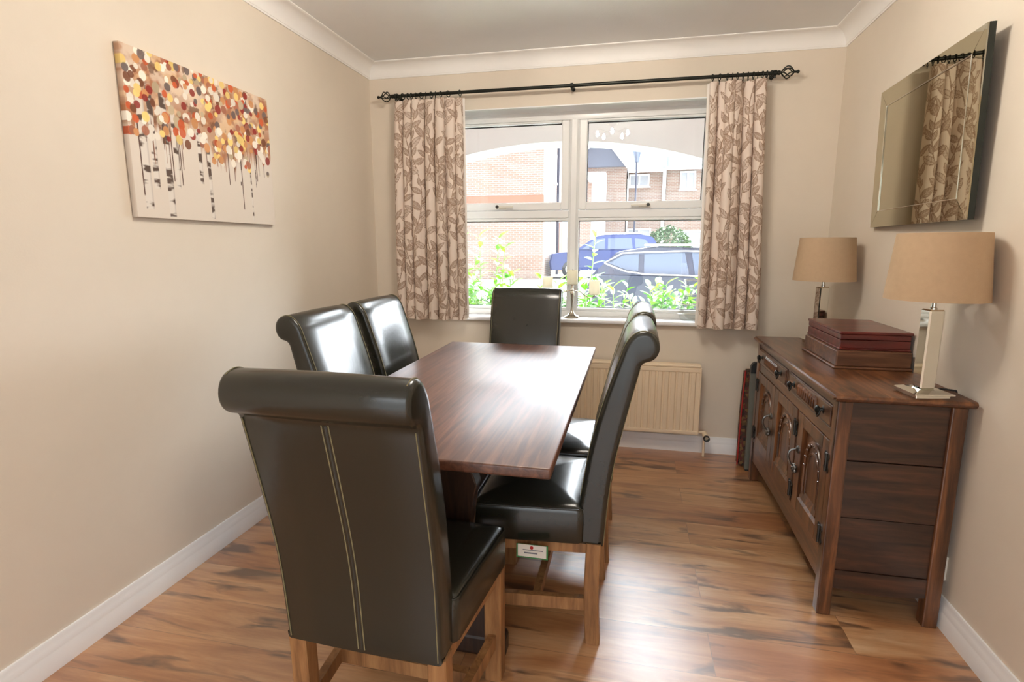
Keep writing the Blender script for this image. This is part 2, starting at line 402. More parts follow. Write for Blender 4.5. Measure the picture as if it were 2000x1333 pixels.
skirt('baseboard_back', [lambda d, z: (d, -d, z), lambda d, z: (W-d, -d, z)])
skirt('baseboard_right', [lambda d, z: (W-d, -d, z), lambda d, z: (W-d, YB, z)])
# window sill board
bm = B(); box(bm, (OX0-0.05, -0.035, 0.795), (OX1+0.05, 0.0, 0.82), 0.008, 3); box(bm, (OX0, -0.002, 0.795), (OX1, 0.16, 0.82))
struct('trim_5', bm, M['white'], smooth=True)

# window: outer frame, mullion, transom, two top-hung sashes with panes and handles, two fixed lower panes
YF, YK = 0.150, 0.215
bm = B()
box(bm, (OX0, YF, OZ0+0.02), (OX0+0.045, YK, OZ1), 0.004); box(bm, (OX1-0.045, YF, OZ0+0.02), (OX1, YK, OZ1), 0.004)
box(bm, (OX0+0.045, YF, 2.050), (OX1-0.045, YK, OZ1), 0.004); box(bm, (OX0+0.045, YF, OZ0+0.02), (OX1-0.045, YK, 0.852), 0.004)
win = struct('window_1', bm, M['upvc'], smooth=True)
MX = 1.302
bm = B(); prism(bm, [(MX-0.031, YK), (MX-0.031, YF+0.012), (MX-0.020, YF), (MX-0.016, YF-0.006), (MX+0.016, YF-0.006), (MX+0.020, YF), (MX+0.031, YF+0.012), (MX+0.031, YK)], 2, 0.852, 2.050)
obj('mullion', bm, M['upvc'], win)
for sx in (-1, 1):
    a, b = (OX0+0.045, MX-0.031) if sx < 0 else (MX+0.031, OX1-0.045)
    bm = B(); box(bm, (a, YF+0.001, 1.452), (b, YK, 1.500), 0.004); obj('transom', bm, M['upvc'], win)
    # sash
    gx0, gx1 = (0.524, 1.222) if sx < 0 else (1.382, 2.080)
    so, st = (a, b), (1.500, 2.050)
    bm = B(); y0 = YF-0.006
    box(bm, (a, y0, 1.502), (gx0, YK-0.01, 2.048), 0.006); box(bm, (gx1, y0, 1.502), (b, YK-0.01, 2.048), 0.006)
    box(bm, (gx0, y0, 1.502), (gx1, YK-0.01, 1.550), 0.006); box(bm, (gx0, y0, 2.034), (gx1, YK-0.01, 2.048), 0.006)
    s = obj('sash', bm, M['upvc'], win)
    bm = B()
    for lo, hi in (((gx0, 0.180, 1.550), (gx0+0.004, 0.186, 2.034)), ((gx1-0.004, 0.180, 1.550), (gx1, 0.186, 2.034)), ((gx0+0.004, 0.180, 2.029), (gx1-0.004, 0.186, 2.034))): box(bm, lo, hi)
    obj('gasket', bm, M['gasket'], s)
    bm = B(); box(bm, (gx0-0.01, 0.184, 1.545), (gx1+0.01, 0.188, 2.040)); obj('pane', bm, M['pane'], s)
    hx = (0.83 if sx < 0 else 1.745)
    bm = B(); box(bm, (hx-0.035, y0-0.006, 1.512), (hx+0.035, y0, 1.534), 0.005)
    tube(bm, [(hx+0.02*sx, y0-0.004, 1.522), (hx+0.02*sx, y0-0.030, 1.524)], 0.010, 10)
    box(bm, (min(hx+0.03*sx, hx-0.085*sx), y0-0.034, 1.516), (max(hx+0.03*sx, hx-0.085*sx), y0-0.022, 1.532), 0.005)
    hd = obj('handle', bm, M['plastic'], s, smooth=True)
    bm = B(); lathe(bm, [(0.011, 0), (0.011, 0.003), (0.0, 0.003)], (hx+0.02*sx, y0-0.038, 1.524), 12, axis='y'); 
    obj('lock_button', bm, M['iron'], s)
    # lower fixed light
    lx0, lx1 = (0.508, 1.266) if sx < 0 else (1.338, 2.096)
    bm = B(); y1 = YF+0.004
    for lo, hi in (((a, y1, 0.853), (lx0, YK-0.02, 1.451)), ((lx1, y1, 0.853), (b, YK-0.02, 1.451)), ((lx0, y1, 0.853), (lx1, YK-0.02, 0.872)), ((lx0, y1, 1.433), (lx1, YK-0.02, 1.451))):
        box(bm, lo, hi, 0.005)
    bd = obj('glazing_bead', bm, M['upvc'], win)
    bm = B()
    for lo, hi in (((lx0, 0.180, 0.872), (lx1, 0.186, 0.8755)), ((lx0, 0.180, 1.4295), (lx1, 0.186, 1.433)), ((lx0, 0.180, 0.8755), (lx0+0.0035, 0.186, 1.4295)), ((lx1-0.0035, 0.180, 0.8755), (lx1, 0.186, 1.4295))): box(bm, lo, hi)
    obj('gasket', bm, M['gasket'], bd)
    bm = B(); box(bm, (lx0-0.008, 0.184, 0.866), (lx1+0.008, 0.188, 1.440)); obj('pane', bm, M['pane'], bd)
# ------------------------------------------------------------------ dining chairs
REAR = -0.21                                                   # y of the lower rear edge of the backrest; the chair faces +y
rear_pts = [(0.000, 0.343), (0.004, 0.40), (0.014, 0.53), (0.032, 0.65), (0.064, 0.80), (0.086, 0.895), (0.093, 0.925)]
roll_pts = [(0.104, 0.938), (0.122, 0.944), (0.137, 0.957), (0.145, 0.980), (0.141, 1.005), (0.127, 1.023), (0.104, 1.031), (0.080, 1.026), (0.060, 1.008), (0.046, 0.985)]
front_pts = [(0.034, 0.950), (0.008, 0.870), (-0.018, 0.785), (-0.047, 0.665), (-0.066, 0.545), (-0.080, 0.455), (-0.087, 0.40), (-0.090, 0.343)]
bp_ = [tuple(p) for p in catmull([(*p, 0) for p in rear_pts+roll_pts+front_pts], 3)]
bp_ = [(p[0], p[1]) for p in bp_]
def back_hw(z): return 0.199+(0.2055-0.199)*min(1, max(0, (z-0.343)/0.62))
def backrest_bm():
    bm = B(); n = len(bp_); nor = []
    for i in range(n):
        a, b = Vector(bp_[i-1]), Vector(bp_[(i+1) % n]); d = (b-a).normalized(); nor.append(Vector((-d.y, d.x)))
    c = Vector((sum(p[0] for p in bp_)/n, sum(p[1] for p in bp_)/n))
    if nor[0].dot(Vector((1, 0))) < 0 or True:
        # make normals point outwards (rear points have d larger than the middle)
        if nor[8].x < 0: nor = [-q for q in nor]
    rings = []
    for s, e in ((-1, 0.016), (-0.992, 0.007), (-0.975, 0.002), (-0.95, 0.0), (-0.5, -0.002), (0, -0.003), (0.5, -0.002), (0.95, 0.0), (0.975, 0.002), (0.992, 0.007), (1, 0.016)):
        ring = []
        for (d, z), nn in zip(bp_, nor):
            q = Vector((d, z))-nn*max(e, -0.003)
            ring.append(bm.verts.new((s*back_hw(z), REAR-q.x, q.y)))
        rings.append(ring)
    for a, b in zip(rings[:-1], rings[1:]):
        for k in range(n): bm.faces.new((a[k], a[(k+1) % n], b[(k+1) % n], b[k]))
    for rg in (rings[0], rings[-1]): bm.faces.new(rg)
    return bm
def plan(hwr, hwf, y0, y1, rad, n=5):
    P = [Vector((-hwr, y0)), Vector((hwr, y0)), Vector((hwf, y1)), Vector((-hwf, y1))]; out = []
    for i in range(4):
        p, a, b = P[i], P[i-1], P[(i+1) % 4]; da, db = (a-p).normalized(), (b-p).normalized()
        s, e = p+da*rad, p+db*rad
        for k in range(n+1):
            t_ = k/n; out.append(s.lerp(p, t_).lerp(p.lerp(e, t_), t_))
    # extra points along straight sides
    res = []
    for i, q in enumerate(out):
        res.append(q); nx = out[(i+1) % len(out)]
        if (nx-q).length > 0.08:
            for k in range(1, 6): res.append(q.lerp(nx, k/6))
    return res
def seat_bm():
    bm = B(); y0, y1 = -0.150, 0.205; pl = plan(0.212, 0.2395, y0, y1, 0.022); c = Vector((0, (y0+y1)/2)); rings = []
    for e, z in ((0.012, 0.350), (0.004, 0.352), (0.0, 0.358), (-0.001, 0.42), (0.0, 0.452), (0.003, 0.464), (0.010, 0.473), (0.022, 0.479), (0.07, 0.487), (0.12, 0.491), (0.17, 0.493)):
        rings.append([bm.verts.new((*(q-(q-c)*(e/0.20)), z)) for q in pl])
    n = len(pl)
    for a, b in zip(rings[:-1], rings[1:]):
        for k in range(n): bm.faces.new((a[k], a[(k+1) % n], b[(k+1) % n], b[k]))
    bm.faces.new(rings[0]); m = bm.verts.new((c.x, c.y, 0.494)); L = rings[-1]
    for k in range(n): bm.faces.new((L[k], L[(k+1) % n], m))
    return bm
def seat_piping_bm():
    bm = B(); pl = plan(0.212, 0.2395, -0.150, 0.205, 0.022); c = Vector((0, 0.0275))
    tube(bm, [(*(q-(q-c)*(0.002/0.2)), 0.4665) for q in pl], 0.0026, 6, closed=True); return bm
def rear_line(x, off=0.0, z0=0.350, z1=0.925):
    P = catmull([(*p, 0) for p in rear_pts], 8); return [(x*(back_hw(p[1])/0.22 if abs(x) > 0.1 else 1), REAR-p[0]-off, p[1]) for p in P if z0 <= p[1] <= z1]
def front_line(x):
    P = catmull([(*p, 0) for p in roll_pts[5:]+front_pts], 5); return [(x*back_hw(p[1])/0.22, REAR-p[0]+0.001, p[1]+0.0008) for p in P if p[1] > 0.50]
def leg_bm(x, y, w, d, z1, rake=0.0, bow=0.0):
    bm = B(); rings = []
    for k in range(7):
        t_ = k/6; z = z1*t_; yy = y-rake*(1-t_)+bow*math.sin(math.pi*t_); h = 0.0035
        q = [(-w/2+h, -d/2), (w/2-h, -d/2), (w/2, -d/2+h), (w/2, d/2-h), (w/2-h, d/2), (-w/2+h, d/2), (-w/2, d/2-h), (-w/2, -d/2+h)]
        rings.append([bm.verts.new((x+a, yy+b, z)) for a, b in q])
    for a, b in zip(rings[:-1], rings[1:]):
        for k in range(8): bm.faces.new((a[k], a[(k+1) % 8], b[(k+1) % 8], b[k]))
    bm.faces.new(rings[0]); bm.faces.new(rings[-1]); return bm
def bar(bm, a, b, w, h):
    a, b = Vector(a), Vector(b); d = (b-a).normalized(); s = d.cross(Vector((0, 0, 1))).normalized()*w/2; up = Vector((0, 0, h/2))
    A = [bm.verts.new(a+x) for x in (-s-up, s-up, s+up, -s+up)]; C = [bm.verts.new(b+x) for x in (-s-up, s-up, s+up, -s+up)]
    bm.faces.new(A); bm.faces.new(C)
    for k in range(4): bm.faces.new((A[k], A[(k+1) % 4], C[(k+1) % 4], C[k]))
    return bm
def make_chair(loc, rz, label):
    t = thing('dining_chair', label, 'chair', loc, rz, 'scroll back leather dining chairs')
    bk = obj('backrest', backrest_bm(), M['leather'], t, True)
    bm = B()
    for x in (-0.008, 0.008): tube(bm, rear_line(x, 0.0025), 0.0016, 6)
    obj('centre_stitching', bm, M['stitch'], bk, label='olive thread stitching')
    bm = B(); tube(bm, [(p[0], p[1]+0.0015, p[2]) for p in rear_line(0, 0.0)], 0.0055, 8); obj('centre_seam', bm, M['leather'], bk, True)
    for x in (-0.2075, 0.2075):
        for ln in (rear_line(x, 0.0005), front_line(x)):
            bm = B(); tube(bm, ln, 0.0013, 5); obj('edge_stitching', bm, M['stitch'], bk, label='olive thread stitching')
    st = obj('seat', seat_bm(), M['leather'], t, True)
    obj('piping', seat_piping_bm(), M['leather'], st, True)
    for s in (-1, 1):
        obj('leg', leg_bm(s*0.2105, 0.172, 0.050, 0.050, 0.352), M['oak'], t)
        obj('leg', leg_bm(s*0.180, -0.182, 0.046, 0.046, 0.352, 0.004, 0.006), M['oak'], t)
    for s in (-1, 1):
        bm = B(); bar(bm, (s*0.184, -0.158, 0.135), (s*0.211, 0.146, 0.135), 0.022, 0.042); obj('stretcher', bm, M['oak'], t)
        bm = B(); bar(bm, (s*0.184, -0.158, 0.334), (s*0.211, 0.146, 0.334), 0.022, 0.036); obj('seat_rail', bm, M['oak'], t)
    bm = B(); bar(bm, (-0.186, 0.0, 0.135), (0.186, 0.0, 0.135), 0.024, 0.042); obj('stretcher', bm, M['oak'], t)
    bm = B(); bar(bm, (-0.187, 0.146, 0.334), (0.187, 0.146, 0.334), 0.020, 0.034); obj('seat_rail', bm, M['oak'], t)
    return t
PI = math.pi
chA = make_chair((1.108, -2.200, 0), -0.03, 'dark brown leather scroll back chair nearest the camera, its stitched back turned to us')
chB = dup(chA, (0.805, -1.540, 0), -PI/2, 'brown leather scroll back chair on the left long side, the one farther from the window')
chC = dup(chA, (0.805, -1.057, 0), -PI/2, 'brown leather scroll back chair on the left long side, nearer the window')
chD = dup(chA, (1.090, -0.600, 0), PI, 'brown leather chair at the far head of the table, right in front of the window')
chE = dup(chA, (1.414, -1.643, 0), PI/2, 'brown leather chair on the right long side with a white tag under its seat')
chF = dup(chA, (1.424, -1.162, 0), PI/2, 'brown leather chair on the right side, mostly hidden behind the tagged chair')
bm = B(); box(bm, (-0.249, -0.045, 0.3085), (-0.246, 0.055, 0.3545), mi=1); box(bm, (-0.2505, -0.040, 0.3135), (-0.249, 0.050, 0.3545), mi=0)
lathe(bm, [(0.0055, -0.252), (0.0055, -0.2505), (0, -0.2505)], (0, 0.006, 0.346), 12, mi=2, axis='x')
box(bm, (-0.2512, -0.030, 0.336), (-0.2505, 0.034, 0.3385), mi=3); box(bm, (-0.2512, -0.012, 0.325), (-0.2505, 0.030, 0.3295), mi=3)
obj('care_tag', bm, [M['card'], M['green'], M['red'], M['ink']], chE, label='white card tag with green border')

# ------------------------------------------------------------------ dining table
TX0, TX1, TY0, TY1, TZ = 0.737, 1.514, -2.243, -0.636, 0.760
tb = thing('dining_table', 'long dark oak refectory table with a shiny plank top, ringed by leather chairs', 'table', (1.125, -1.44, 0))
bm = B(); box(bm, (TX0-1.125, TY0+1.44, TZ-0.028), (TX1-1.125, TY1+1.44, TZ), 0.006, 3); obj('tabletop', bm, M['table'], tb, True)
half = [(0.20, 0.0), (0.20, 0.075), (0.185, 0.105), (0.165, 0.15), (0.150, 0.20), (0.105, 0.30), (0.098, 0.38), (0.112, 0.50), (0.128, 0.57), (0.118, 0.60), (0.100, 0.62), (0.100, 0.672)]
for yy, th in ((-0.50, 0.028), (0.5395, 0.0215)):
    bm = B(); prism(bm, half+[(-x, z) for x, z in half[::-1]], 1, yy-th, yy+th)
    bmesh.ops.bevel(bm, geom=bm.edges[:], offset=0.004, segments=1, affect='EDGES')
    pd = obj('pedestal', bm, M['table_base'], tb)
    bm = B(); box(bm, (-0.215, yy-th-0.003, 0), (0.215, yy+th+0.003, 0.072), 0.012, 2); obj('foot', bm, M['table_base'], pd)
    bm = B(); box(bm, (-0.30, yy-0.035, 0.672), (0.30, yy+0.035, 0.732), 0.008, 2); obj('bearer', bm, M['table_base'], pd)
bm = B(); box(bm, (-0.03, -0.472, 0.20), (0.03, 0.518, 0.29), 0.006); obj('stretcher', bm, M['table_base'], tb)

# ------------------------------------------------------------------ sideboard
SX0, SX1, SY0, SY1 = 2.358, 2.730, -1.525, -0.345               # carcass
sb = thing('sideboard', 'old carved dark oak sideboard with three doors against the right wall', 'sideboard', ((SX0+SX1)/2, (SY0+SY1)/2, 0))
ox, oy = (SX0+SX1)/2, (SY0+SY1)/2
def loc_bm(bm): bmesh.ops.translate(bm, verts=bm.verts[:], vec=(-ox, -oy, 0)); return bm
bm = B(); x0, x1, y0, y1 = SX0-0.021, 2.742, SY0-0.022, SY1+0.022
prism(bm, [(y0, 0.787), (y0+0.003, 0.793), (y0+0.010, 0.797), (y1-0.010, 0.797), (y1-0.003, 0.793), (y1, 0.787), (y1-0.004, 0.780), (y1-0.012, 0.774), (y0+0.012, 0.774), (y0+0.004, 0.780)], 0, x0, x1)
es = [e for e in bm.edges if all(abs(v.co.x-x0) < 1e-5 for v in e.verts)]
bmesh.ops.bevel(bm, geom=es, offset=0.007, segments=2, affect='EDGES'); obj('top', loc_bm(bm), M['sb'], sb, True)
for yy in (SY0, SY1-0.045):
    for xx in (SX0, SX1-0.045):
        bm = B(); box(bm, (xx, yy, 0), (xx+0.045, yy+0.045, 0.774), 0.004); obj('leg', loc_bm(bm), M['sbv'], sb)
bm = B(); box(bm, (SX0+0.030, SY0+0.02, 0.115), (SX1-0.01, SY1-0.02, 0.772)); obj('carcass', loc_bm(bm), M['sb'], sb)
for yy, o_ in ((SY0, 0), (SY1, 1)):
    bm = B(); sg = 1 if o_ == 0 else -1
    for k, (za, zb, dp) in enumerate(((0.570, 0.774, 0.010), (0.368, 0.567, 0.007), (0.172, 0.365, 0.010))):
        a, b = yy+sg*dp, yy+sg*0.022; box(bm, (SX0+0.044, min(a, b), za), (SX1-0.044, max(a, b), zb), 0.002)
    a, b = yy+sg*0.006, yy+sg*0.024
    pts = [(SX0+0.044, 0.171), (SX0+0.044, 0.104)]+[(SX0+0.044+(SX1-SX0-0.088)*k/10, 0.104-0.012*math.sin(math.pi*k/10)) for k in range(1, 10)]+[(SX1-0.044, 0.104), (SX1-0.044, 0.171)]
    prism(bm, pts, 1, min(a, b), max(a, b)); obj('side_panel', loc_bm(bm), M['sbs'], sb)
FX = SX0+0.006                                                  # plane of the rails
D0, D1 = SY0+0.045, SY1-0.045
bm = B(); box(bm, (FX, D0, 0.745), (FX+0.028, D1, 0.774)); box(bm, (FX, D0, 0.622), (FX+0.028, D1, 0.662), 0.003); box(bm, (FX, D0, 0.622), (FX+0.004, D1, 0.628))
dm = -0.935
box(bm, (FX, dm-0.022, 0.662), (FX+0.028, dm+0.022, 0.745), 0.002)
pts = [(D0, 0.222), (D0, 0.115)]+[(D0+(D1-D0)*k/14, 0.115+0.012*math.sin(math.pi*k/14)) for k in range(1, 14)]+[(D1, 0.115), (D1, 0.222)]
prism(bm, pts, 0, FX, FX+0.028)
post = D0+(D1-D0)/3
box(bm, (FX, post-0.012, 0.222), (FX+0.028, post+0.012, 0.622), 0.002)
obj('face_frame', loc_bm(bm), M['sb'], sb)
def knob(y, z, parent):
    bm = B(); lathe(bm, [(0.020, 0), (0.020, 0.003), (0.014, 0.006), (0.007, 0.008), (0.006, 0.016), (0.013, 0.020), (0.014, 0.027), (0.008, 0.032), (0, 0.033)], (0, 0, 0), 16, axis='x')
    bmesh.ops.transform(bm, matrix=Matrix.Translation((FX-0.002, y, z)) @ Matrix.Rotation(math.pi, 4, 'Z'), verts=bm.verts[:])
    tube(bm, [(FX-0.020, y-0.012, z), (FX-0.024, y-0.014, z-0.014), (FX-0.024, y, z-0.026), (FX-0.024, y+0.014, z-0.014), (FX-0.020, y+0.012, z)], 0.0032, 6)
    obj('drawer_pull', loc_bm(bm), M['iron'], parent, True, 'black iron ring pull')
for (a, b) in ((D0+0.003, dm-0.025), (dm+0.025, D1-0.003)):
    bm = B(); box(bm, (FX-0.004, a, 0.665), (FX+0.02, b, 0.743), 0.003)
    w = b-a; c = (a+b)/2
    box(bm, (FX-0.0075, a+0.008, 0.671), (FX-0.003, b-0.008, 0.737), 0.003)
    for k in range(9):                                        # upright carved flutes between the pulls
        yy = c+(k-4)*0.025; tube(bm, [(FX-0.0078, yy, 0.682), (FX-0.0085, yy, 0.690), (FX-0.0085, yy, 0.720), (FX-0.0078, yy, 0.729)], [0.004, 0.0095, 0.0095, 0.004], 8)
    dr = obj('drawer', loc_bm(bm), M['sb'], sb)
    for s in (-1, 1): knob(c+s*(w/2-0.080), 0.707, dr)
def arch_pts(c, w, z0, z1, n=12):
    rr = w/2; zs = z1-rr*1.25
    return [(c-rr, z0)]+[(c-rr*math.cos(math.pi*k/n), zs+rr*1.25*math.sin(math.pi*k/n)) for k in range(n+1)]+[(c+rr, z0)]
def door(a, b, hinge_near, handle):
    z0, z1 = 0.225, 0.619; st = 0.062; c = (a+b)/2; bm = B()
    box(bm, (FX-0.004, a, z0), (FX+0.018, a+st, z1), 0.002); box(bm, (FX-0.004, b-st, z0), (FX+0.018, b, z1), 0.002)
    box(bm, (FX-0.004, a+st, z1-0.048), (FX+0.018, b-st, z1), 0.002); box(bm, (FX-0.004, a+st, z0), (FX+0.018, b-st, z0+0.055), 0.002)
    # bevelled moulding inside the frame, then the sunk panel
    A = [(a+st, z0+0.055), (b-st, z0+0.055), (b-st, z1-0.048), (a+st, z1-0.048)]
    I = [(a+st+0.014, z0+0.072), (b-st-0.014, z0+0.072), (b-st-0.014, z1-0.060), (a+st+0.014, z1-0.060)]
    V = [bm.verts.new((FX-0.003, *p)) for p in A]; Q = [bm.verts.new((FX+0.010, *p)) for p in I]
    for k in range(4): bm.faces.new((V[k], V[(k+1) % 4], Q[(k+1) % 4], Q[k]))
    bm.faces.new(Q)
    d = obj('door', loc_bm(bm), M['sbv'], sb)
    bm = B(); pw = (b-a)-2*st-0.036
    ap = arch_pts(c, pw, z0+0.080, z1-0.075); tube(bm, [(FX+0.008, *p) for p in ap], 0.0075, 8)
    ap = arch_pts(c, pw-0.050, z0+0.080, z1-0.115); tube(bm, [(FX+0.010, *p) for p in ap], 0.005, 8)
    for p in arch_pts(c, pw-0.018, z1-0.16, z1-0.082, 9)[1:-1]:  # carved beads round the arch head
        q = bmesh.ops.create_icosphere(bm, subdivisions=1, radius=0.006, matrix=Matrix.Translation((FX+0.005, *p)))
    prism(bm, [(FX+0.012, z0+0.072), (FX-0.002, z0+0.072), (FX+0.012, z0+0.105)], 1, c-pw/2, c+pw/2)
    obj('carved_arch', loc_bm(bm), M['sbv'], d, True)
    hy = a if hinge_near else b; sg = 1 if hinge_near else -1
    for zz in (z0+0.055, z1-0.075):
        bm = B()
        for s2 in (-1, 1):
            w = 0.016; yc = hy+s2*0.011
            prism(bm, [(yc-s2*0.010, zz-0.030), (yc+s2*w*0.5, zz-0.034), (yc+s2*w*0.9, zz-0.022), (yc+s2*w*0.3, zz-0.010), (yc+s2*w*0.3, zz+0.010), (yc+s2*w*0.9, zz+0.022), (yc+s2*w*0.5, zz+0.034), (yc-s2*0.010, zz+0.030)], 0, FX-0.0085, FX-0.0045)
        tube(bm, [(FX-0.009, hy, zz-0.032), (FX-0.009, hy, zz+0.032)], 0.005, 8)
        obj('hinge', loc_bm(bm), M['iron'], d, label='black iron hinge')
    if handle is not None:
        bm = B(); z = 0.470; y = handle
        lathe(bm, [(0.016, 0), (0.016, 0.004), (0.008, 0.010), (0, 0.011)], (0, 0, 0), 14, axis='x')
        bmesh.ops.transform(bm, matrix=Matrix.Translation((FX-0.004, y, z)) @ Matrix.Rotation(math.pi, 4, 'Z'), verts=bm.verts[:])
        tube(bm, catmull([(FX-0.012, y, z+0.004), (FX-0.034, y, z-0.006), (FX-0.040, y, z-0.032), (FX-0.028, y, z-0.062), (FX-0.012, y, z-0.070)], 4), [0.004]*4+[0.0045]*9+[0.004]*4, 8)
        for k in range(5):
            an = k*2*math.pi/5; q = bmesh.ops.create_uvsphere(bm, u_segments=8, v_segments=6, radius=0.0085, matrix=Matrix.Translation((FX-0.014, y+0.013*math.cos(an), z-0.080+0.013*math.sin(an))))
        bmesh.ops.create_uvsphere(bm, u_segments=8, v_segments=6, radius=0.009, matrix=Matrix.Translation((FX-0.018, y, z-0.080)))
        obj('door_handle', loc_bm(bm), M['pewter'], d, True, 'dark metal drop handle')
w3 = (D1-post-0.012)/2
door(post+0.014+w3, D1-0.003, False, post+0.014+w3+0.030)
door(post+0.014, post+0.010+w3, True, None)
door(D0+0.003, post-0.014, True, post-0.044)

# ------------------------------------------------------------------ things on the sideboard
ZS = 0.797
cb = thing('wooden_box', 'flat walnut brown wooden box on the sideboard, under the red box', 'box', (2.610, -0.905, ZS))
bm = B(); box(bm, (-0.130, -0.205, 0.010), (0.134, 0.205, 0.072), 0.004); obj('body', bm, M['boxwood'], cb)
bm = B(); box(bm, (-0.138, -0.213, 0), (0.138, 0.213, 0.010), 0.004); obj('base', bm, M['boxwood'], cb)
rb = thing('cutlery_box', 'shiny red mahogany cutlery box lying on the walnut box', 'box', (2.6195, -0.885, ZS+0.072))
bm = B(); box(bm, (-0.127, -0.205, 0.0), (0.127, 0.205, 0.008), 0.003); box(bm, (-0.124, -0.202, 0.008), (0.124, 0.202, 0.040), 0.002); obj('body', bm, M['redwood'], rb)
bm = B(); box(bm, (-0.124, -0.202, 0.042), (0.124, 0.202, 0.062), 0.002); box(bm, (-0.128, -0.206, 0.062), (0.130, 0.206, 0.074), 0.004, 3); obj('lid', bm, M['redwood'], rb)
def table_lamp(loc, label, rz):
    t = thing('table_lamp', label, 'lamp', loc, rz, 'mirrored column table lamps')
    bm = B(); box(bm, (-0.052, -0.052, 0), (0.052, 0.052, 0.012), 0.002)
    A = [(-0.060, -0.060), (0.060, -0.060), (0.060, 0.060), (-0.060, 0.060)]; V = [bm.verts.new((*p, 0.013)) for p in A]; V2 = [bm.verts.new((*p, 0.017)) for p in A]
    I = [bm.verts.new((a*0.62, b*0.62, 0.025)) for a, b in A]
    bm.faces.new(V); bm.faces.new(I)
    for k in range(4): bm.faces.new((V[k], V[(k+1) % 4], V2[(k+1) % 4], V2[k])); bm.faces.new((V2[k], V2[(k+1) % 4], I[(k+1) % 4], I[k]))
    obj('base', bm, M['lampglass'], t)
    bm = B(); box(bm, (-0.0230, -0.0230, 0.025), (0.0230, 0.0230, 0.280), 0.004, 1); obj('column', bm, M['lampglass'], t)
    bm = B(); lathe(bm, [(0.010, 0.280), (0.010, 0.284), (0.0065, 0.286), (0.0065, 0.330), (0.014, 0.332), (0.014, 0.372), (0, 0.372)], n=20); obj('stem', bm, M['chrome'], t, True)
    bm = B(); lathe(bm, [(0.1375, 0.311), (0.1195, 0.516), (0.118, 0.516), (0.136, 0.311)], n=64, closed=True); sh = obj('lamp_shade', bm, M['shade'], t, True)
    bm = B()
    for an in (0, 2.094, 4.189): tube(bm, [(0.012*math.cos(an), 0.012*math.sin(an), 0.345), (0.133*math.cos(an), 0.133*math.sin(an), 0.322)], 0.0018, 6)
    obj('shade_ring', bm, M['chrome'], sh)
    bm = B(); lathe(bm, [(0.012, 0.372), (0.018, 0.385), (0.029, 0.415), (0.026, 0.437), (0.012, 0.450), (0, 0.452)], n=16); obj('bulb', bm, M['plastic'], t, True)
    return t
lm = table_lamp((2.617, -1.478, ZS), 'table lamp on the near end of the sideboard, in front of the boxes', 0.14)
dup(lm, (2.598, -0.500, ZS), 0.2, 'table lamp on the far end of the sideboard, half hidden by the stacked boxes')
bm = B(); tube(bm, catmull([(2.672, -1.455, ZS+0.004), (2.700, -1.40, ZS+0.004), (2.725, -1.40, ZS+0.004), (2.740, -1.41, ZS+0.004), (2.7485, -1.41, ZS-0.002), (2.7500, -1.41, ZS-0.05), (2.750, -1.41, 0.5), (2.748, -1.42, 0.27)], 6), 0.003, 6)
tag(obj('power_cable', bm, M['black'], smooth=True), 'dark lamp cable trailing over the back edge of the sideboard', 'cable')
so = thing('power_socket', 'white double wall socket low on the right wall behind the sideboard leg', 'socket', (W, -1.412, 0.20))
bm = B(); box(bm, (-0.010, -0.073, -0.043), (0, 0.073, 0.043), 0.003); obj('plate', bm, M['plastic'], so)
bm = B(); box(bm, (-0.016, -0.060, -0.030), (-0.010, -0.010, 0.028), 0.006); obj('plug', bm, M['plastic'], so)
bm = B(); tube(bm, catmull([(2.735, -1.46, 0.165), (2.70, -1.40, 0.06), (2.66, -1.33, 0.008), (2.60, -1.31, 0.006), (2.52, -1.20, 0.006), (2.50, -1.0, 0.006), (2.62, -0.8, 0.006)], 6), 0.0045, 8)
tag(obj('extension_cable', bm, M['cable'], smooth=True), 'cream cable lying on the floor under the sideboard', 'cable')
# folded things standing between sideboard and window wall
fb = thing('folded_board', 'grey folded board with a rounded black top standing behind the sideboard', 'folded board', (2.405, -0.245, 0))
bm = B(); prism(bm, [(-0.050, 0.010), (-0.050, 0.30), (-0.053, 0.45), (-0.055, 0.575), (0.10, 0.575), (0.10, 0.010)], 1, -0.012, 0.012); obj('panel', bm, M['grey'], fb)
bm = B(); pts = [(-0.055, 0.575), (-0.055, 0.612), (-0.048, 0.628), (-0.034, 0.637), (0.10, 0.637), (0.10, 0.575)]; prism(bm, pts, 1, -0.016, 0.016); obj('top_edge', bm, M['black'], fb, label='black rounded top edge')
bm = B(); box(bm, (-0.045, -0.012, 0), (0.095, 0.012, 0.010)); obj('foot', bm, M['black'], fb)
bgm = NT('red_woven_pattern'); vv = bgm.add('ShaderNodeTexVoronoi'); vv.inputs['Scale'].default_value = 60; bgm.l(bgm.coord(), vv.inputs['Vector'])
bgm.base(bgm.ramp(vv.outputs['Color'], [(0.25, lin((92, 44, 38))), (0.45, lin((62, 48, 38))), (0.6, lin((126, 96, 56))), (0.8, lin((46, 34, 30)))])); bgm.set(Roughness=0.9)
rbg = thing('shopping_bag', 'flat red patterned bag leaning beside the grey board, next to the window wall', 'bag', (2.405, -0.165, 0))
bm = B(); prism(bm, [(-0.078, 0.004), (-0.077, 0.22), (-0.074, 0.42), (-0.070, 0.575), (0.10, 0.585), (0.10, 0.004)], 1, -0.035, 0.035)
bmesh.ops.bevel(bm, geom=bm.edges[:], offset=0.01, segments=2, affect='EDGES'); obj('bag_body', bm, bgm.m, rbg, True)
bm = B(); tube(bm, [(-0.081, -0.036, 0.012), (-0.080, -0.038, 0.22), (-0.077, -0.038, 0.42), (-0.071, -0.036, 0.575)], 0.004, 6); obj('edge_piping', bm, M['red'], rbg)
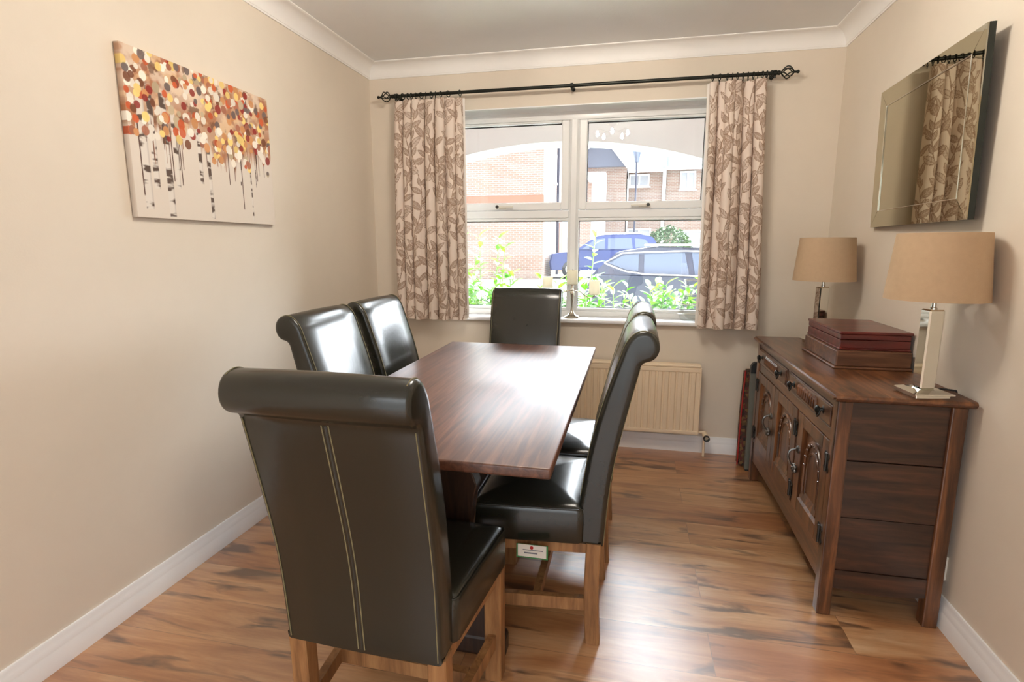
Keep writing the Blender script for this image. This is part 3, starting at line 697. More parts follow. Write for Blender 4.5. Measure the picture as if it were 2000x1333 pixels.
# ------------------------------------------------------------------ radiator under the window
ra = thing('radiator', 'cream panel radiator on the wall under the window', 'radiator', (1.33, 0, 0))
RX = 0.776; Z0, Z1 = 0.133, 0.572
bm = B(); n = int(2*RX/0.0395); wv = [(-RX, -0.060), (-RX, -0.094), (-RX+0.022, -0.094)]
x = -RX+0.022; pit_ = (2*RX-0.044)/n
for k in range(n): wv += [(x+pit_*0.10, -0.094), (x+pit_*0.26, -0.1005), (x+pit_*0.80, -0.1005), (x+pit_*0.96, -0.094)]; x += pit_
wv += [(RX, -0.094), (RX, -0.060)]
prism(bm, wv, 2, Z0+0.030, Z1-0.045); box(bm, (-RX, -0.1005, Z0+0.006), (RX, -0.060, Z0+0.030), 0.004); box(bm, (-RX, -0.1005, Z1-0.045), (RX, -0.060, Z1-0.016), 0.004)
obj('panel', bm, M['rad'], ra)
bm = B(); box(bm, (-RX-0.002, -0.102, Z1-0.016), (RX+0.002, -0.032, Z1), 0.005)
for s in (-1, 1): box(bm, (s*RX-0.004 if s > 0 else s*RX-0.006, -0.100, Z0+0.01), (s*RX+0.006 if s > 0 else s*RX+0.004, -0.034, Z1-0.016), 0.002)
obj('casing', bm, M['rad'], ra)
for xq in (-0.48, 0.48): bm = B(); box(bm, (xq-0.02, -0.060, 0.2), (xq+0.02, -0.001, 0.5)); obj('wall_bracket', bm, M['rad'], ra)
bm = B(); tube(bm, [(RX+0.004, -0.075, 0.152), (RX+0.044, -0.075, 0.152)], 0.008, 10); tube(bm, [(RX+0.044, -0.075, 0.156), (RX+0.044, -0.075, 0.0)], 0.0075, 10)
obj('pipe', bm, M['rad'], ra, True)
bm = B(); tube(bm, [(RX+0.044, -0.066, 0.150), (RX+0.046, -0.092, 0.142), (RX+0.050, -0.128, 0.134)], [0.012, 0.016, 0.017], 16); vl = obj('valve', bm, M['rad'], ra, True)
bm = B(); lathe(bm, [(0.0125, -0.016), (0.0185, -0.018), (0.0185, 0.0), (0.0125, 0.002)], (RX+0.050, -0.126, 0.134), 24, axis='y', closed=True); obj('valve_ring', bm, M['black'], vl, True)

# ------------------------------------------------------------------ painting on the left wall
PY0, PY1, PZ0, PZ1_, PT = -1.838, -1.090, 1.372, 1.932, 0.022
nu, nv = 420, 300
U, V = np.meshgrid(np.linspace(0, 1, nu), np.linspace(0, 1, nv))   # u from the near side to the window side, v upwards
def L3(c): return np.array(lin(c)[:3])
def sm(a, b, x): t_ = np.clip((x-a)/(b-a), 0, 1); return t_*t_*(3-2*t_)
def fbm(sx, sy, seed, oct_=4):
    g = np.random.default_rng(seed); out = np.zeros_like(U); amp = 1; tot = 0
    for o_ in range(oct_):
        gx, gy = int(sx*2**o_)+2, int(sy*2**o_)+2; G = g.random((gy+1, gx+1)); X, Y = U*(gx-1), V*(gy-1)
        i, j = X.astype(int), Y.astype(int); fx, fy = X-i, Y-j; fx, fy = fx*fx*(3-2*fx), fy*fy*(3-2*fy)
        out += amp*((G[j, i]*(1-fx)+G[j, i+1]*fx)*(1-fy)+(G[j+1, i]*(1-fx)+G[j+1, i+1]*fx)*fy); tot += amp; amp *= 0.5
    return out/tot
C = np.broadcast_to(L3((222, 211, 198)), (nv, nu, 3)).copy()
def lay(mask, col): 
    global C
    C = C*(1-mask[..., None])+np.asarray(col)*mask[..., None]
streak = fbm(60, 2, 3, 3); blot = fbm(7, 6, 4, 4); blot2 = fbm(14, 12, 9, 4)
edge = 0.50-0.09*np.exp(-((U-0.62)/0.20)**2)+0.10*np.exp(-((U-0.36)/0.05)**2)+(streak-0.5)*0.22
wash = sm(0, 0.10, V-edge)
lay(wash*0.80, L3((186, 140, 104))); lay(wash*sm(0.42, 0.62, blot)*0.75, L3((166, 104, 66))); lay(wash*sm(0.55, 0.7, blot2)*0.8, L3((224, 190, 150)))
lay(sm(0.62, 0.9, V)*sm(0.45, 0.6, fbm(9, 9, 21))*0.7, L3((232, 216, 196)))
lay(wash*sm(0.60, 0.72, fbm(18, 14, 33))*0.8, L3((112, 78, 58)))
g = np.random.default_rng(12)
# birch trunks
for (uu, w, v0, v1) in ((0.075, 0.024, 0.05, 0.80), (0.128, 0.018, 0.18, 0.85), (0.205, 0.021, 0.01, 0.85), (0.258, 0.015, 0.20, 0.75), (0.415, 0.013, 0.25, 0.70), (0.475, 0.012, 0.015, 0.55), (0.715, 0.005, 0.22, 0.5), (0.80, 0.005, 0.01, 0.55), (0.845, 0.004, 0.3, 0.5)):
    cx_ = uu+0.006*(fbm(2, 8, int(uu*1000))-0.5); m = sm(w, w*0.8, np.abs(U-cx_))*sm(v0, v0+0.01, V)*sm(v1, v1-0.1, V)
    lay(m*0.9, L3((224, 216, 206))); lay(m*sm(w*0.35, w, U-cx_)*0.6, L3((170, 156, 146)))
    mk = fbm(10, 26, int(uu*777)+5, 3); lay(m*sm(0.55, 0.61, mk), L3((52, 42, 38)))
    lay(m*sm(0.50, 0.55, mk)*0.5, L3((120, 100, 88)))
# drips
for k in range(26):
    uu = g.uniform(0.03, 0.98); top = 0.55; b = g.uniform(0.28, 0.47); w = g.uniform(0.0016, 0.0034)
    m = sm(w, w*0.5, np.abs(U-uu))*sm(b, b+0.01, V)*sm(top+0.1, top, V); lay(m*0.9, L3([(72, 48, 38), (150, 92, 58), (104, 70, 52)][k % 3]))
for uu, b in ((0.052, 0.13), (0.235, 0.24), (0.285, 0.22), (0.622, 0.27), (0.725, 0.10), (0.86, 0.33)):
    m = sm(0.0042, 0.002, np.abs(U-uu))*sm(b, b+0.01, V)*sm(0.62, 0.55, V); lay(m, L3((84, 54, 42)))
# dabs of paint for the leaves
pal = [(146, 52, 44)]*4+[(196, 92, 52)]*4+[(206, 146, 96)]*5+[(238, 208, 130)]*4+[(242, 234, 220)]*8+[(112, 98, 96)]*4+[(168, 108, 84)]*4+[(190, 172, 142)]*2+[(120, 74, 50)]*2
asp = (PY1-PY0)/(PZ1_-PZ0)
for k in range(330):
    uu = g.uniform(0.0, 1.0); lo = 0.46 if uu < 0.45 else 0.40; vv_ = lo+(1-lo)*g.random()**0.9
    if uu < 0.5 and vv_ < 0.5: continue
    rr = g.uniform(0.018, 0.034); d = np.sqrt(((U-uu)*asp*1.08)**2+((V-vv_)*(0.85+0.3*g.random()))**2)+(blot2-0.5)*0.012
    lay(sm(rr, rr*0.9, d)*0.95, L3(pal[int(g.integers(len(pal)))])*g.uniform(0.85, 1.1))
X = np.stack([np.full_like(U, PT), PY0+U*(PY1-PY0), PZ0+V*(PZ1_-PZ0)], -1)
# wrap the canvas round its stretcher: extra rim of points on the wall plane
Xp = np.pad(X, ((1, 1), (1, 1), (0, 0)), mode='edge'); Cp = np.pad(C, ((1, 1), (1, 1), (0, 0)), mode='edge')
Xp[0, :, 0] = Xp[-1, :, 0] = 0.002; Xp[:, 0, 0] = Xp[:, -1, 0] = 0.002; Cp[:, 0] *= 0.8  # near edge painted darker, for its shade away from the window
pt = thing('canvas_painting', 'unframed canvas painting of birch trunks under red and cream leaves on the left wall', 'painting', (0, (PY0+PY1)/2, PZ0))
Xp = Xp-np.array([0, (PY0+PY1)/2, PZ0])
cv = grid_obj('canvas', Xp[:, ::1], Cp, M['canvas'], pt, smooth=False)
bm = B(); hy, hz = (PY1-PY0)/2-0.004, PZ1_-PZ0
box(bm, (0.0005, -hy, 0.004), (0.019, -hy+0.04, hz-0.004)); box(bm, (0.0005, hy-0.04, 0.004), (0.019, hy, hz-0.004)); box(bm, (0.0005, -hy+0.04, 0.004), (0.019, hy-0.04, 0.044)); box(bm, (0.0005, -hy+0.04, hz-0.044), (0.019, hy-0.04, hz-0.004))
obj('stretcher_frame', bm, M['oak'], pt)

# ------------------------------------------------------------------ mirror on the right wall (leans out a little at the top)
mr = thing('wall_mirror', 'wide rectangular wall mirror with mirrored glass borders, above the two table lamps', 'mirror', (W-0.0145, -1.0, 1.356))
mr.rotation_euler = (0, -0.022, -0.036)
# local: y along the wall, z up, -x into the room
h0, h1, zz1, bw, bh = -0.412, 0.388, 0.578, 0.072, 0.070
bm = B(); box(bm, (-0.018, h0, 0), (0, h1, zz1)); obj('backing', bm, M['mirror_edge'], mr)
bm = B(); box(bm, (-0.0205, h0+bw, bh), (-0.018, h1-bw, zz1-bh)); obj('mirror_glass', bm, M['mirror'], mr)
O = [(h0, 0), (h1, 0), (h1, zz1), (h0, zz1)]; I = [(h0+bw, bh), (h1-bw, bh), (h1-bw, zz1-bh), (h0+bw, zz1-bh)]
for k in range(4):
    a, b, c, d = O[k], O[(k+1) % 4], I[(k+1) % 4], I[k]; bm = B()
    V = [bm.verts.new((-0.0185, *p)) for p in (a, b, c, d)]
    ctr = Vector((0, 0)); 
    for p in (a, b, c, d): ctr += Vector(p)/4
    def ins(p, e=0.0008): q = Vector(p); dd = (ctr-q); return (q.x+math.copysign(min(e, abs(dd.x)), dd.x), q.y+math.copysign(min(e, abs(dd.y)), dd.y))
    T = [bm.verts.new((-0.0222, *ins(p))) for p in (a, b)]+[bm.verts.new((-0.0228, *ins(p))) for p in (c, d)]
    bm.faces.new(V); bm.faces.new(T)
    for j in range(4): bm.faces.new((V[j], V[(j+1) % 4], T[(j+1) % 4], T[j]))
    obj('border_panel', bm, M['mirror'], mr)
bm = B(); e = 0.0035; P = [(-0.0222, *p) for p in I]; tube(bm, P, 0.0024, 6, closed=True); obj('bead', bm, M['chrome'], mr)

# ------------------------------------------------------------------ curtain pole, rings, curtains
RY, RZ, RR = -0.085, 2.186, 0.0095
cp = thing('curtain_pole', 'black metal curtain pole with twisted cage finials above the window', 'curtain pole', (1.31, RY, RZ))
PXA, PXB = 0.200, 2.405
bm = B(); tube(bm, [(PXA-1.31, 0, 0), (PXB-1.31, 0, 0)], RR, 16); obj('pole', bm, M['rod'], cp, True)
for s, xe in ((-1, PXA), (1, PXB)):
    bm = B(); x0 = xe-1.31
    lathe(bm, [(0.012, 0), (0.012, 0.012), (0.007, 0.014), (0.0065, 0.020), (0, 0.020)], (0, 0, 0), 14, axis='x')
    for k in range(6):
        tube(bm, [(0.016+0.066*q/10, 0.031*math.sin(math.pi*q/10)**0.9*math.cos(k*math.pi/3+q*0.16)+0.0, 0.031*math.sin(math.pi*q/10)**0.9*math.sin(k*math.pi/3+q*0.16)) for q in range(11)], 0.0032, 6)
    tube(bm, [(0.080, 0, 0), (0.094, 0, 0)], 0.006, 8); bmesh.ops.create_uvsphere(bm, u_segments=12, v_segments=8, radius=0.009, matrix=Matrix.Translation((0.100, 0, 0)))
    bmesh.ops.transform(bm, matrix=Matrix.Translation((x0, 0, 0)) @ (Matrix.Rotation(math.pi, 4, 'Z') if s < 0 else Matrix.Identity(4)), verts=bm.verts[:])
    obj('finial', bm, M['rod'], cp, True)
for xb in (0.215, 1.305, 2.392):
    bm = B(); x = xb-1.31; lathe(bm, [(0.0100, -0.008), (0.0145, -0.008), (0.0145, 0.008), (0.0100, 0.008)], (x, 0, 0), 16, axis='x', closed=True)
    tube(bm, [(x, 0.012, 0), (x, -RY-0.006, 0)], 0.006, 8); lathe(bm, [(0.012, -RY-0.007), (0.012, -RY-0.0005), (0, -RY-0.0005)], (x, 0, 0), 16, axis='y')
    tube(bm, [(x, 0, -0.013), (x, 0, -0.026)], 0.005, 8)
    obj('bracket', bm, M['rod'], cp, True)
lx = [0.226, 0.262, 0.296, 0.318, 0.348, 0.382, 0.412, 0.448, 0.474, 0.508, 0.556, 0.630]
rx = [2.076, 2.112, 2.152, 2.178, 2.204, 2.232, 2.258, 2.284, 2.306, 2.330, 2.352, 2.375]
ring0 = None
for side, xs in (('left', lx), ('right', rx)):
    for i, x in enumerate(xs):
        lab = f'black metal curtain ring hooked to the {side} curtain heading'
        if ring0 is None:
            ring0 = thing('curtain_ring', lab, 'curtain ring', (x, RY, RZ), 0, 'rings on the left of the pole')
            bm = B(); tube(bm, [(0, 0.0165*math.cos(a*math.pi/10), 0.0165*math.sin(a*math.pi/10)-0.0040) for a in range(20)], 0.0026, 6, closed=True); obj('hoop', bm, M['rod'], ring0, True)
            bm = B(); tube(bm, [(0.0032*math.cos(a*math.pi/5), 0, -0.0262+0.0038*math.sin(a*math.pi/5)) for a in range(10)], 0.0014, 5, closed=True); obj('eyelet', bm, M['rod'], ring0, True)
            rg = ring0
        else:
            rg = dup(ring0, (x, RY, RZ), 0, lab); rg['group'] = f'rings on the {side} of the pole'
        rg.rotation_euler = (0.06*random.uniform(-1, 1), 0, random.uniform(-0.5, 0.5))

def curtain(name, label, x_at, folds, z_top, z_bot, side, seed):
    """x_at(t, v): sideways place for t in 0..1 across and v in 0..1 from the top"""
    t = thing('curtain', label, 'curtain', ((x_at(0, .5)+x_at(1, .5))/2, RY, z_bot), 0, 'leaf print curtains at the window')
    g = np.random.default_rng(seed); nu_, nv_ = 520, 400
    T = np.linspace(0, 1, nu_); Vv = np.linspace(0, 1, nv_)
    ph = np.cumsum(0.6+0.8*g.random(folds*2+2)); ph = (ph-ph[0])/(ph[-1]-ph[0])*math.pi*2*folds
    P = np.interp(T, np.linspace(0, 1, len(ph)), ph); k = np.ones(25)/25; P = np.convolve(np.pad(P, 12, mode='edge'), k, 'valid')
    amp = np.interp(T, np.linspace(0, 1, folds*2+2), 0.65+0.5*g.random(folds*2+2))
    X = np.zeros((nv_, nu_, 3))
    for j, v in enumerate(Vv):
        A = (0.027+0.016*min(1, v*4))*amp; sh = 0.25*math.sin(v*2.2+seed)
        yy = np.abs(np.sin((P+sh*min(1, v*3))*0.5)); yy = 0.036-1.9*A*yy**0.85-0.016*(1+np.sin(P*0.37+seed))
        xx = np.array([x_at(q, v) for q in T])-0.013*np.sin(P+sh)*amp
        X[j, :, 0] = xx; X[j, :, 1] = RY+0.006+np.clip(yy, -0.13, 0.037); X[j, :, 2] = z_top+(z_bot-z_top)*v-0.006*np.sin(P*0.5+1)*0.4
    mid = X[nv_//2]; s = np.concatenate([[0], np.cumsum(np.hypot(np.diff(mid[:, 0]), np.diff(mid[:, 1])))]); s *= 1.0
    S, Z = np.meshgrid(s, z_top-X[:, 0, 2]+0); Wc = s[-1]; Hc = z_top-z_bot
    base = L3((232, 217, 204)); leaf = L3((148, 118, 95)); dark = L3((140, 106, 80))
    D = np.zeros_like(S); E_ = np.zeros_like(S)
    def one_leaf(cx_, cz_, an, ln, wd, fill):
        i0, i1 = np.searchsorted(s, (cx_-ln, cx_+ln)); j0 = int(max(0, (cz_-ln)/Hc*nv_)); j1 = int(min(nv_, (cz_+ln)/Hc*nv_+1))
        if i1-i0 < 2 or j1-j0 < 2: return
        a = S[j0:j1, i0:i1]-cx_; b = Z[j0:j1, i0:i1]-cz_; p = a*math.cos(an)+b*math.sin(an); q = -a*math.sin(an)+b*math.cos(an)
        tt = p/ln; w = wd*np.sin(np.pi*np.clip(tt, 0, 1))**0.75*(1.15-0.5*tt); ins = (tt > 0) & (tt < 1) & (np.abs(q) < w)
        vein = (np.abs(q) < 0.0016) | (np.abs(((p-np.abs(q)*0.9)/ (ln/6)) % 1-0.5) < 0.09)
        rim = np.abs(q) > w-0.0028
        val = np.where(rim, 0.95, np.where(vein, 0.35 if fill > 0.5 else 0.8, fill)); sub = D[j0:j1, i0:i1]; sub[ins] = val[ins]
    x0 = -0.02
    while x0 < Wc+0.05:
        ph0 = g.uniform(0, 6.28); z_ = -0.05; side_ = 1
        while z_ < Hc+0.08:
            cx_ = x0+0.036*math.sin(z_*9+ph0)
            dz = 0.006
            for q in range(9):
                zq = z_+q*dz; xq = x0+0.036*math.sin(zq*9+ph0); j = int(zq/Hc*nv_)
                if 0 <= j < nv_: D[j:j+2][:, np.abs(s-xq) < 0.0026] = 0.9
            ang = math.atan2(-1, side_*g.uniform(0.35, 2.2)); one_leaf(cx_, z_, ang, g.uniform(0.070, 0.098), g.uniform(0.017, 0.024), 0.72 if g.random() < 0.62 else 0.25)
            if g.random() < 0.5: one_leaf(cx_, z_+0.01, math.atan2(-1, -side_*0.35), g.uniform(0.05, 0.07), g.uniform(0.012, 0.017), 0.7)
            side_ = -side_; z_ += g.uniform(0.045, 0.062)
        x0 += 0.092
    Cc = base*(1-D[..., None])+leaf*D[..., None]
    org = np.array(t.location)
    fa = grid_obj('fabric', X-org, Cc, M['curtain'], t)
    # lining: the same folds a little behind, turned a touch past the window-side edge
    st = 6; Xl = X[::st, ::st].copy(); Xl[..., 1] += 0.0045
    sgn = 1 if side == 'left' else -1; eidx = -1 if side == 'left' else 0
    ext = Xl[:, [eidx]].copy(); ext[..., 0] += sgn*0.012; ext[..., 1] += 0.004
    Xl = np.concatenate([Xl, ext], 1) if side == 'left' else np.concatenate([ext, Xl], 1)
    grid_obj('lining', Xl-org, np.ones(Xl.shape)*0.8, M['lining'], t)
    for x in (lx if side == 'left' else rx):
        bm = B(); tube(bm, [(x-org[0], 0.0, z_top-org[2]-0.012), (x-org[0], 0.0, RZ-0.0262-org[2])], 0.0016, 5); obj('curtain_hook', bm, M['rod'], t)
    return t
def xl(t_, v): 
    a = 0.200-0.020*min(1, v*1.5); b = 0.640+0.012*v; return a+(b-a)*t_
def xr(t_, v):
    a = 2.070-0.0*v; b = 2.356+0.045*min(1, v*1.3)-0.0*v; return a+(b-a)*t_+0.012*math.sin(v*3)*(0.5-t_)
curtain('curtain', 'leaf print curtain gathered at the left side of the window', xl, 7, 2.156, 0.806, 'left', 3)
curtain('curtain', 'leaf print curtain gathered at the right side of the window, nearer the mirror', xr, 6, 2.156, 0.800, 'right', 8)

# ------------------------------------------------------------------ candelabra and vase on the sill
SZ = 0.820
ca = thing('candle_holder', 'silver three armed candle holder on the window sill', 'candle holder', (1.314, 0.055, SZ), 0.05)
bm = B(); lathe(bm, [(0.048, 0), (0.050, 0.004), (0.046, 0.010), (0.026, 0.018), (0.014, 0.032), (0.008, 0.050), (0.006, 0.075), (0.008, 0.105), (0.012, 0.150), (0.0125, 0.165), (0.007, 0.172), (0.011, 0.178), (0.006, 0.186), (0.005, 0.205), (0.030, 0.210), (0.032, 0.214), (0, 0.214)], n=28); obj('stand', bm, M['silver'], ca, True)
spots = [((0, 0), 0.214, 'the tall middle'), ((0.140, 0.0), 0.150, 'the right'), ((-0.157, 0.0), 0.172, 'the left')]
for (dx, dy), z, w in spots[1:]:
    bm = B(); tube(bm, catmull([(0, 0, 0.176), (dx*0.35, 0, 0.165), (dx*0.75, 0, z-0.020), (dx, 0, z-0.012), (dx, 0, z-0.004)], 5), 0.0035, 8)
    lathe(bm, [(0.004, z-0.006), (0.028, z-0.003), (0.031, z), (0, z)], (dx, 0, 0), 24); obj('arm', bm, M['silver'], ca, True)
for (dx, dy), z, w in spots:
    c = thing('pillar_candle', f'cream pillar candle on {w} cup of the silver candle holder', 'candle', (1.314+dx, 0.055+dx*0.05, SZ+z), 0, 'cream pillar candles')
    bm = B(); lathe(bm, [(0.033, 0), (0.034, 0.003), (0.034, 0.083), (0.031, 0.088), (0.020, 0.086), (0, 0.084)], n=28); obj('wax', bm, M['wax'], c, True)
    bm = B(); tube(bm, [(0, 0, 0.083), (0.001, 0, 0.095)], 0.0012, 5); obj('wick', bm, M['black'], c)
va = thing('glass_vase', 'clear glass vase with white spiral lines on the sill behind the right curtain', 'vase', (2.062, 0.060, SZ))
vp = [(0.062, 0.0), (0.078, 0.010), (0.090, 0.035), (0.090, 0.065), (0.076, 0.120), (0.060, 0.170), (0.055, 0.205), (0.062, 0.240), (0.066, 0.250)]
vpp = [(p.x, p.y) for p in catmull([(*p, 0) for p in vp], 4)]
bm = B(); lathe(bm, vpp+[(a-0.003, max(b, 0.004)) for a, b in vpp[::-1]]+[(0, 0.004)], n=40); obj('glass_body', bm, M['vase'], va, True)
bm = B(); sp = []
for k in range(150):
    q = k/149; z = 0.012+0.205*q; rr = np.interp(z, [b for a, b in vpp], [a for a, b in vpp]); a = q*2*math.pi*3.6; sp.append((rr*math.cos(a), rr*math.sin(a), z))
tube(bm, sp, 0.0022, 5); tube(bm, [(0.066*math.cos(k*math.pi/20), 0.066*math.sin(k*math.pi/20), 0.250) for k in range(40)], 0.0018, 5, closed=True); obj('spiral_line', bm, M['plastic'], va, True, 'white spiral line')

# ------------------------------------------------------------------ ceiling light above the table (seen only as a reflection in the panes)
cl = thing('ceiling_light', 'brass ceiling light of five small bulbs, glinting in the right window pane', 'ceiling light', (1.46, -1.62, H))
bm = B(); lathe(bm, [(0.055, 0), (0.055, -0.012), (0.030, -0.022), (0.012, -0.026), (0.010, -0.060), (0.018, -0.066), (0, -0.072)], n=24); obj('canopy', bm, M['silver'], cl, True)
for k in range(5):
    a = k*2*math.pi/5+0.3; d = Vector((math.cos(a), math.sin(a), 0)); bm = B()
    tube(bm, catmull([d*0.008+Vector((0, 0, -0.055)), d*0.06+Vector((0, 0, -0.075)), d*0.12+Vector((0, 0, -0.055)), d*0.145+Vector((0, 0, -0.075))], 4), 0.004, 6)
    ar = obj('arm', bm, M['silver'], cl, True)
    bm = B(); lathe(bm, [(0.006, -0.072), (0.008, -0.080), (0.015, -0.098), (0.013, -0.114), (0.006, -0.122), (0, -0.124)], tuple(d*0.145), 14); obj('bulb', bm, M['bulb'], ar, True)
# ------------------------------------------------------------------ outdoors
bm = B(); v = [bm.verts.new(p) for p in ((-30, 0.30, -0.30), (30, 0.30, -0.30), (30, 8, -0.40), (-30, 8, -0.40), (30, 17, 0.02), (-30, 17, 0.02), (40, 60, 0.3), (-40, 60, 0.3))]
for q in ((0, 1, 2, 3), (3, 2, 4, 5), (5, 4, 6, 7)): bm.faces.new([v[i] for i in q])
struct('ground', bm, M['tarmac'])
# porch wall with a shallow segmental arch; right end, out of view, widened to let light in
AC, AZ, AR = 1.02, 2.167, 4.1
bm = B(); xa, xb = -1.35, 5.20
def arch_z(x): return max(1.80, AZ-(AR-math.sqrt(max(0.0, AR*AR-(x-AC)**2))))
pts = [(xa-0.35, -0.35), (xa-0.35, 2.60), (xb+0.35, 2.60), (xb+0.35, -0.35), (xb, -0.35)]
for k in range(71):
    x = xb+(xa-xb)*k/70; pts.append((x, arch_z(x)))
pts.append((xa, -0.35))
prism(bm, pts, 1, 1.50, 1.83); struct('wall_porch', bm, M['render'])
bm = B(); bm.free()

def laurel(loc, label, n, spread, hgt, seed, tall=0):
    g = random.Random(seed); t = thing('laurel_shrub', label, 'shrub', loc, 0, 'laurel shrubs under the window')
    st = B(); lf = B()
    def leaf(p, d, ln, wd):
        d = d.normalized(); s = d.cross(Vector((g.uniform(-.3, .3), g.uniform(-.3, .3), 1))).normalized(); nn = s.cross(d)
        rows = []
        for q, w in ((0, 0.05), (0.25, 0.8), (0.5, 1.0), (0.78, 0.68), (1.0, 0.02)):
            c = p+d*ln*q-nn*ln*0.25*q*q; rows.append([lf.verts.new(c-s*wd*w+nn*wd*0.35*w), lf.verts.new(c), lf.verts.new(c+s*wd*w+nn*wd*0.35*w)])
        for a, b in zip(rows[:-1], rows[1:]):
            for k in range(2): lf.faces.new((a[k], a[k+1], b[k+1], b[k]))
    for i in range(n):
        x, y = g.uniform(-spread, spread), g.uniform(-0.28, 0.28); h = hgt*(0.72+0.42*g.random())
        if i < tall: h = hgt*(1.15+0.45*g.random())
        lean = Vector((g.uniform(-.14, .14), g.uniform(-.12, .12), 0)); pts = [Vector((x, y, 0))+lean*q*q+Vector((0, 0, h*q)) for q in (0, .35, .7, 1)]
        tube(st, pts, [0.010, 0.008, 0.006, 0.003], 5)
        m = int(h/0.040); an = g.uniform(0, 6)
        for k in range(int(m*0.35), m+1):
            q = min(1, k/m); p = Vector((x, y, 0))+lean*q*q+Vector((0, 0, h*q)); an += 2.4
            up = 0.35+0.9*max(0, q-0.75)*3
            leaf(p, Vector((math.cos(an), math.sin(an), up)), g.uniform(0.10, 0.155), g.uniform(0.022, 0.032))
    obj('stems', st, M['stem'], t); obj('foliage', lf, M['leaf'], t, True)
    return t
laurel((0.00, 2.10, -0.31), 'taller laurel shrub with upright shoots, seen through the lower left pane', 60, 0.44, 1.14, 3, 9)
laurel((1.12, 2.25, -0.31), 'laurel shrub behind the window mullion and candle holder', 60, 0.44, 1.09, 5, 1)
laurel((2.24, 2.15, -0.31), 'low bushy laurel shrub, seen through the lower right pane', 66, 0.44, 1.08, 9, 0)

def part(name, parent, m, *boxes, bev=0.0):
    bm = B()
    for lo, hi in boxes: box(bm, lo, hi, bev)
    return obj(name, bm, m, parent)
def house_window(parent, c, w, h, axis, out):
    """axis 1: faces -y on plane y=c[1]; axis 0: faces +x on plane x=c[0]"""
    x, y, z = c; f_ = 0.07
    def bx(a0, a1, z0, z1, d0, d1):
        if axis == 1: return ((x+a0, y-d1, z+z0), (x+a1, y-d0, z+z1))
        return ((x+d0, y+a0, z+z0), (x+d1, y+a1, z+z1))
    fr = part('window', parent, M['upvc'], bx(-w/2, -w/2+f_, -h/2, h/2, 0.0, 0.06), bx(w/2-f_, w/2, -h/2, h/2, 0.0, 0.06), bx(-w/2+f_, w/2-f_, h/2-f_, h/2, 0.0, 0.06),
         bx(-w/2+f_, w/2-f_, -h/2, -h/2+f_, 0.0, 0.06), bx(-0.035, 0.035, -h/2+f_, h/2-f_, 0.0, 0.06), bx(-w/2-0.06, w/2+0.06, -h/2-0.07, -h/2, 0.0, 0.11))
    part('pane', fr, M['netpane'], bx(-w/2+f_, w/2-f_, -h/2+f_, h/2-f_, 0.005, 0.02))
# left brick house: front wall on y = 17, its side running back beside the road
h1 = thing('brick_house', 'pale brick house across the road, filling the left panes', 'house', (-1.58, 17.0, 0))
part('wall', h1, M['brick'], ((-9, 0, -0.1), (0, 5.6, 6.2)))
part('soldier_course', h1, M['soldier'], ((-9, -0.015, 2.86), (0.015, 5.6, 3.12)))
bm = B(); prism(bm, [(-0.4, 6.2), (6.0, 6.2), (2.8, 9.0)], 0, -9.2, 0.0); obj('roof', bm, M['roof'], h1)
house_window(h1, (0.0, 0.95, 4.42), 0.95, 1.15, 0, 1); house_window(h1, (0.0, 2.55, 4.42), 0.95, 1.15, 0, 1)
part('drainpipe', h1, M['greycar'], ((0.0, 3.55, 0.0), (0.10, 3.65, 6.2)))
part('doorway', h1, M['soldier'], ((0.0, 4.2, 0.0), (0.05, 5.3, 2.3)))
# houses on the far side
def far_house(loc, label, w, h, d, rh, wins, gable=False):
    t = thing('terraced_house', label, 'house', loc, 0)
    part('wall', t, M['brick'], ((0, 0, -0.2), (w, d, h)))
    bm = B()
    if gable: prism(bm, [(-0.2, h), (w+0.04, h), (w/2, h+rh)], 1, -0.25, d)
    else: prism(bm, [(-0.3, h), (d+0.3, h), (d/2, h+rh)], 0, -0.05, w+0.05)
    obj('roof', bm, M['roof'], t)
    if gable: 
        bm = B(); prism(bm, [(-0.2, h-0.12), (w/2, h+rh-0.12), (w+0.04, h-0.12), (w+0.04, h+0.16), (w/2, h+rh+0.16), (-0.2, h+0.16)], 1, -0.32, -0.25); obj('bargeboard', bm, M['upvc'], t)
    else: part('gutter', t, M['upvc'], ((-0.05, -0.42, h-0.10), (w+0.05, -0.30, h+0.04)))
    for (x, z, ww, hh) in wins: house_window(t, (x, 0, z), ww, hh, 1, 1)
    return t
a = far_house((-1.3, 25.0, 0), 'brick house with a white porch and white gable edge, seen in the upper right pane', 2.55, 5.1, 5, 1.6, [], True)
part('porch', a, M['upvc'], ((0.95, -1.0, -0.1), (1.60, 0, 4.4)), ((0.75, -1.2, 4.4), (1.60, 0, 4.75)))
far_house((1.36, 26.0, 0), 'brick house with a pale window and grey roof, middle of the upper right pane', 1.75, 5.0, 5, 2.6, [(0.52, 4.55, 1.0, 0.6), (0.6, 1.6, 1.2, 1.1)])
far_house((3.24, 26.5, 0), 'brick house with two white windows beside the right curtain', 5.4, 5.15, 5, 2.6, [(1.05, 4.55, 0.75, 0.9), (2.4, 4.55, 0.9, 0.9), (1.3, 1.5, 1.3, 1.1)])
gd = thing('garden_wall', 'brick garden wall behind the parked cars', 'wall', (3.05, 26.2, 0)); part('brickwork', gd, M['upvc'], ((-0.02, -0.3, 0), (0.14, 0.2, 6.6)))
gd['label'] = 'white panelled strip between the two far brick houses'; gd['category'] = 'wall panel'; gd.name = 'wall_panel'
gd.children[0].name = 'panel'
lp = thing('street_lamp', 'thin grey lamp post standing before the far houses', 'street lamp', (1.72, 24.0, 0.05))
bm = B(); tube(bm, [(0, 0, 0), (0, 0, 1.2), (0, 0, 5.1)], [0.07, 0.05, 0.04], 10); obj('post', bm, M['greycar'], lp)
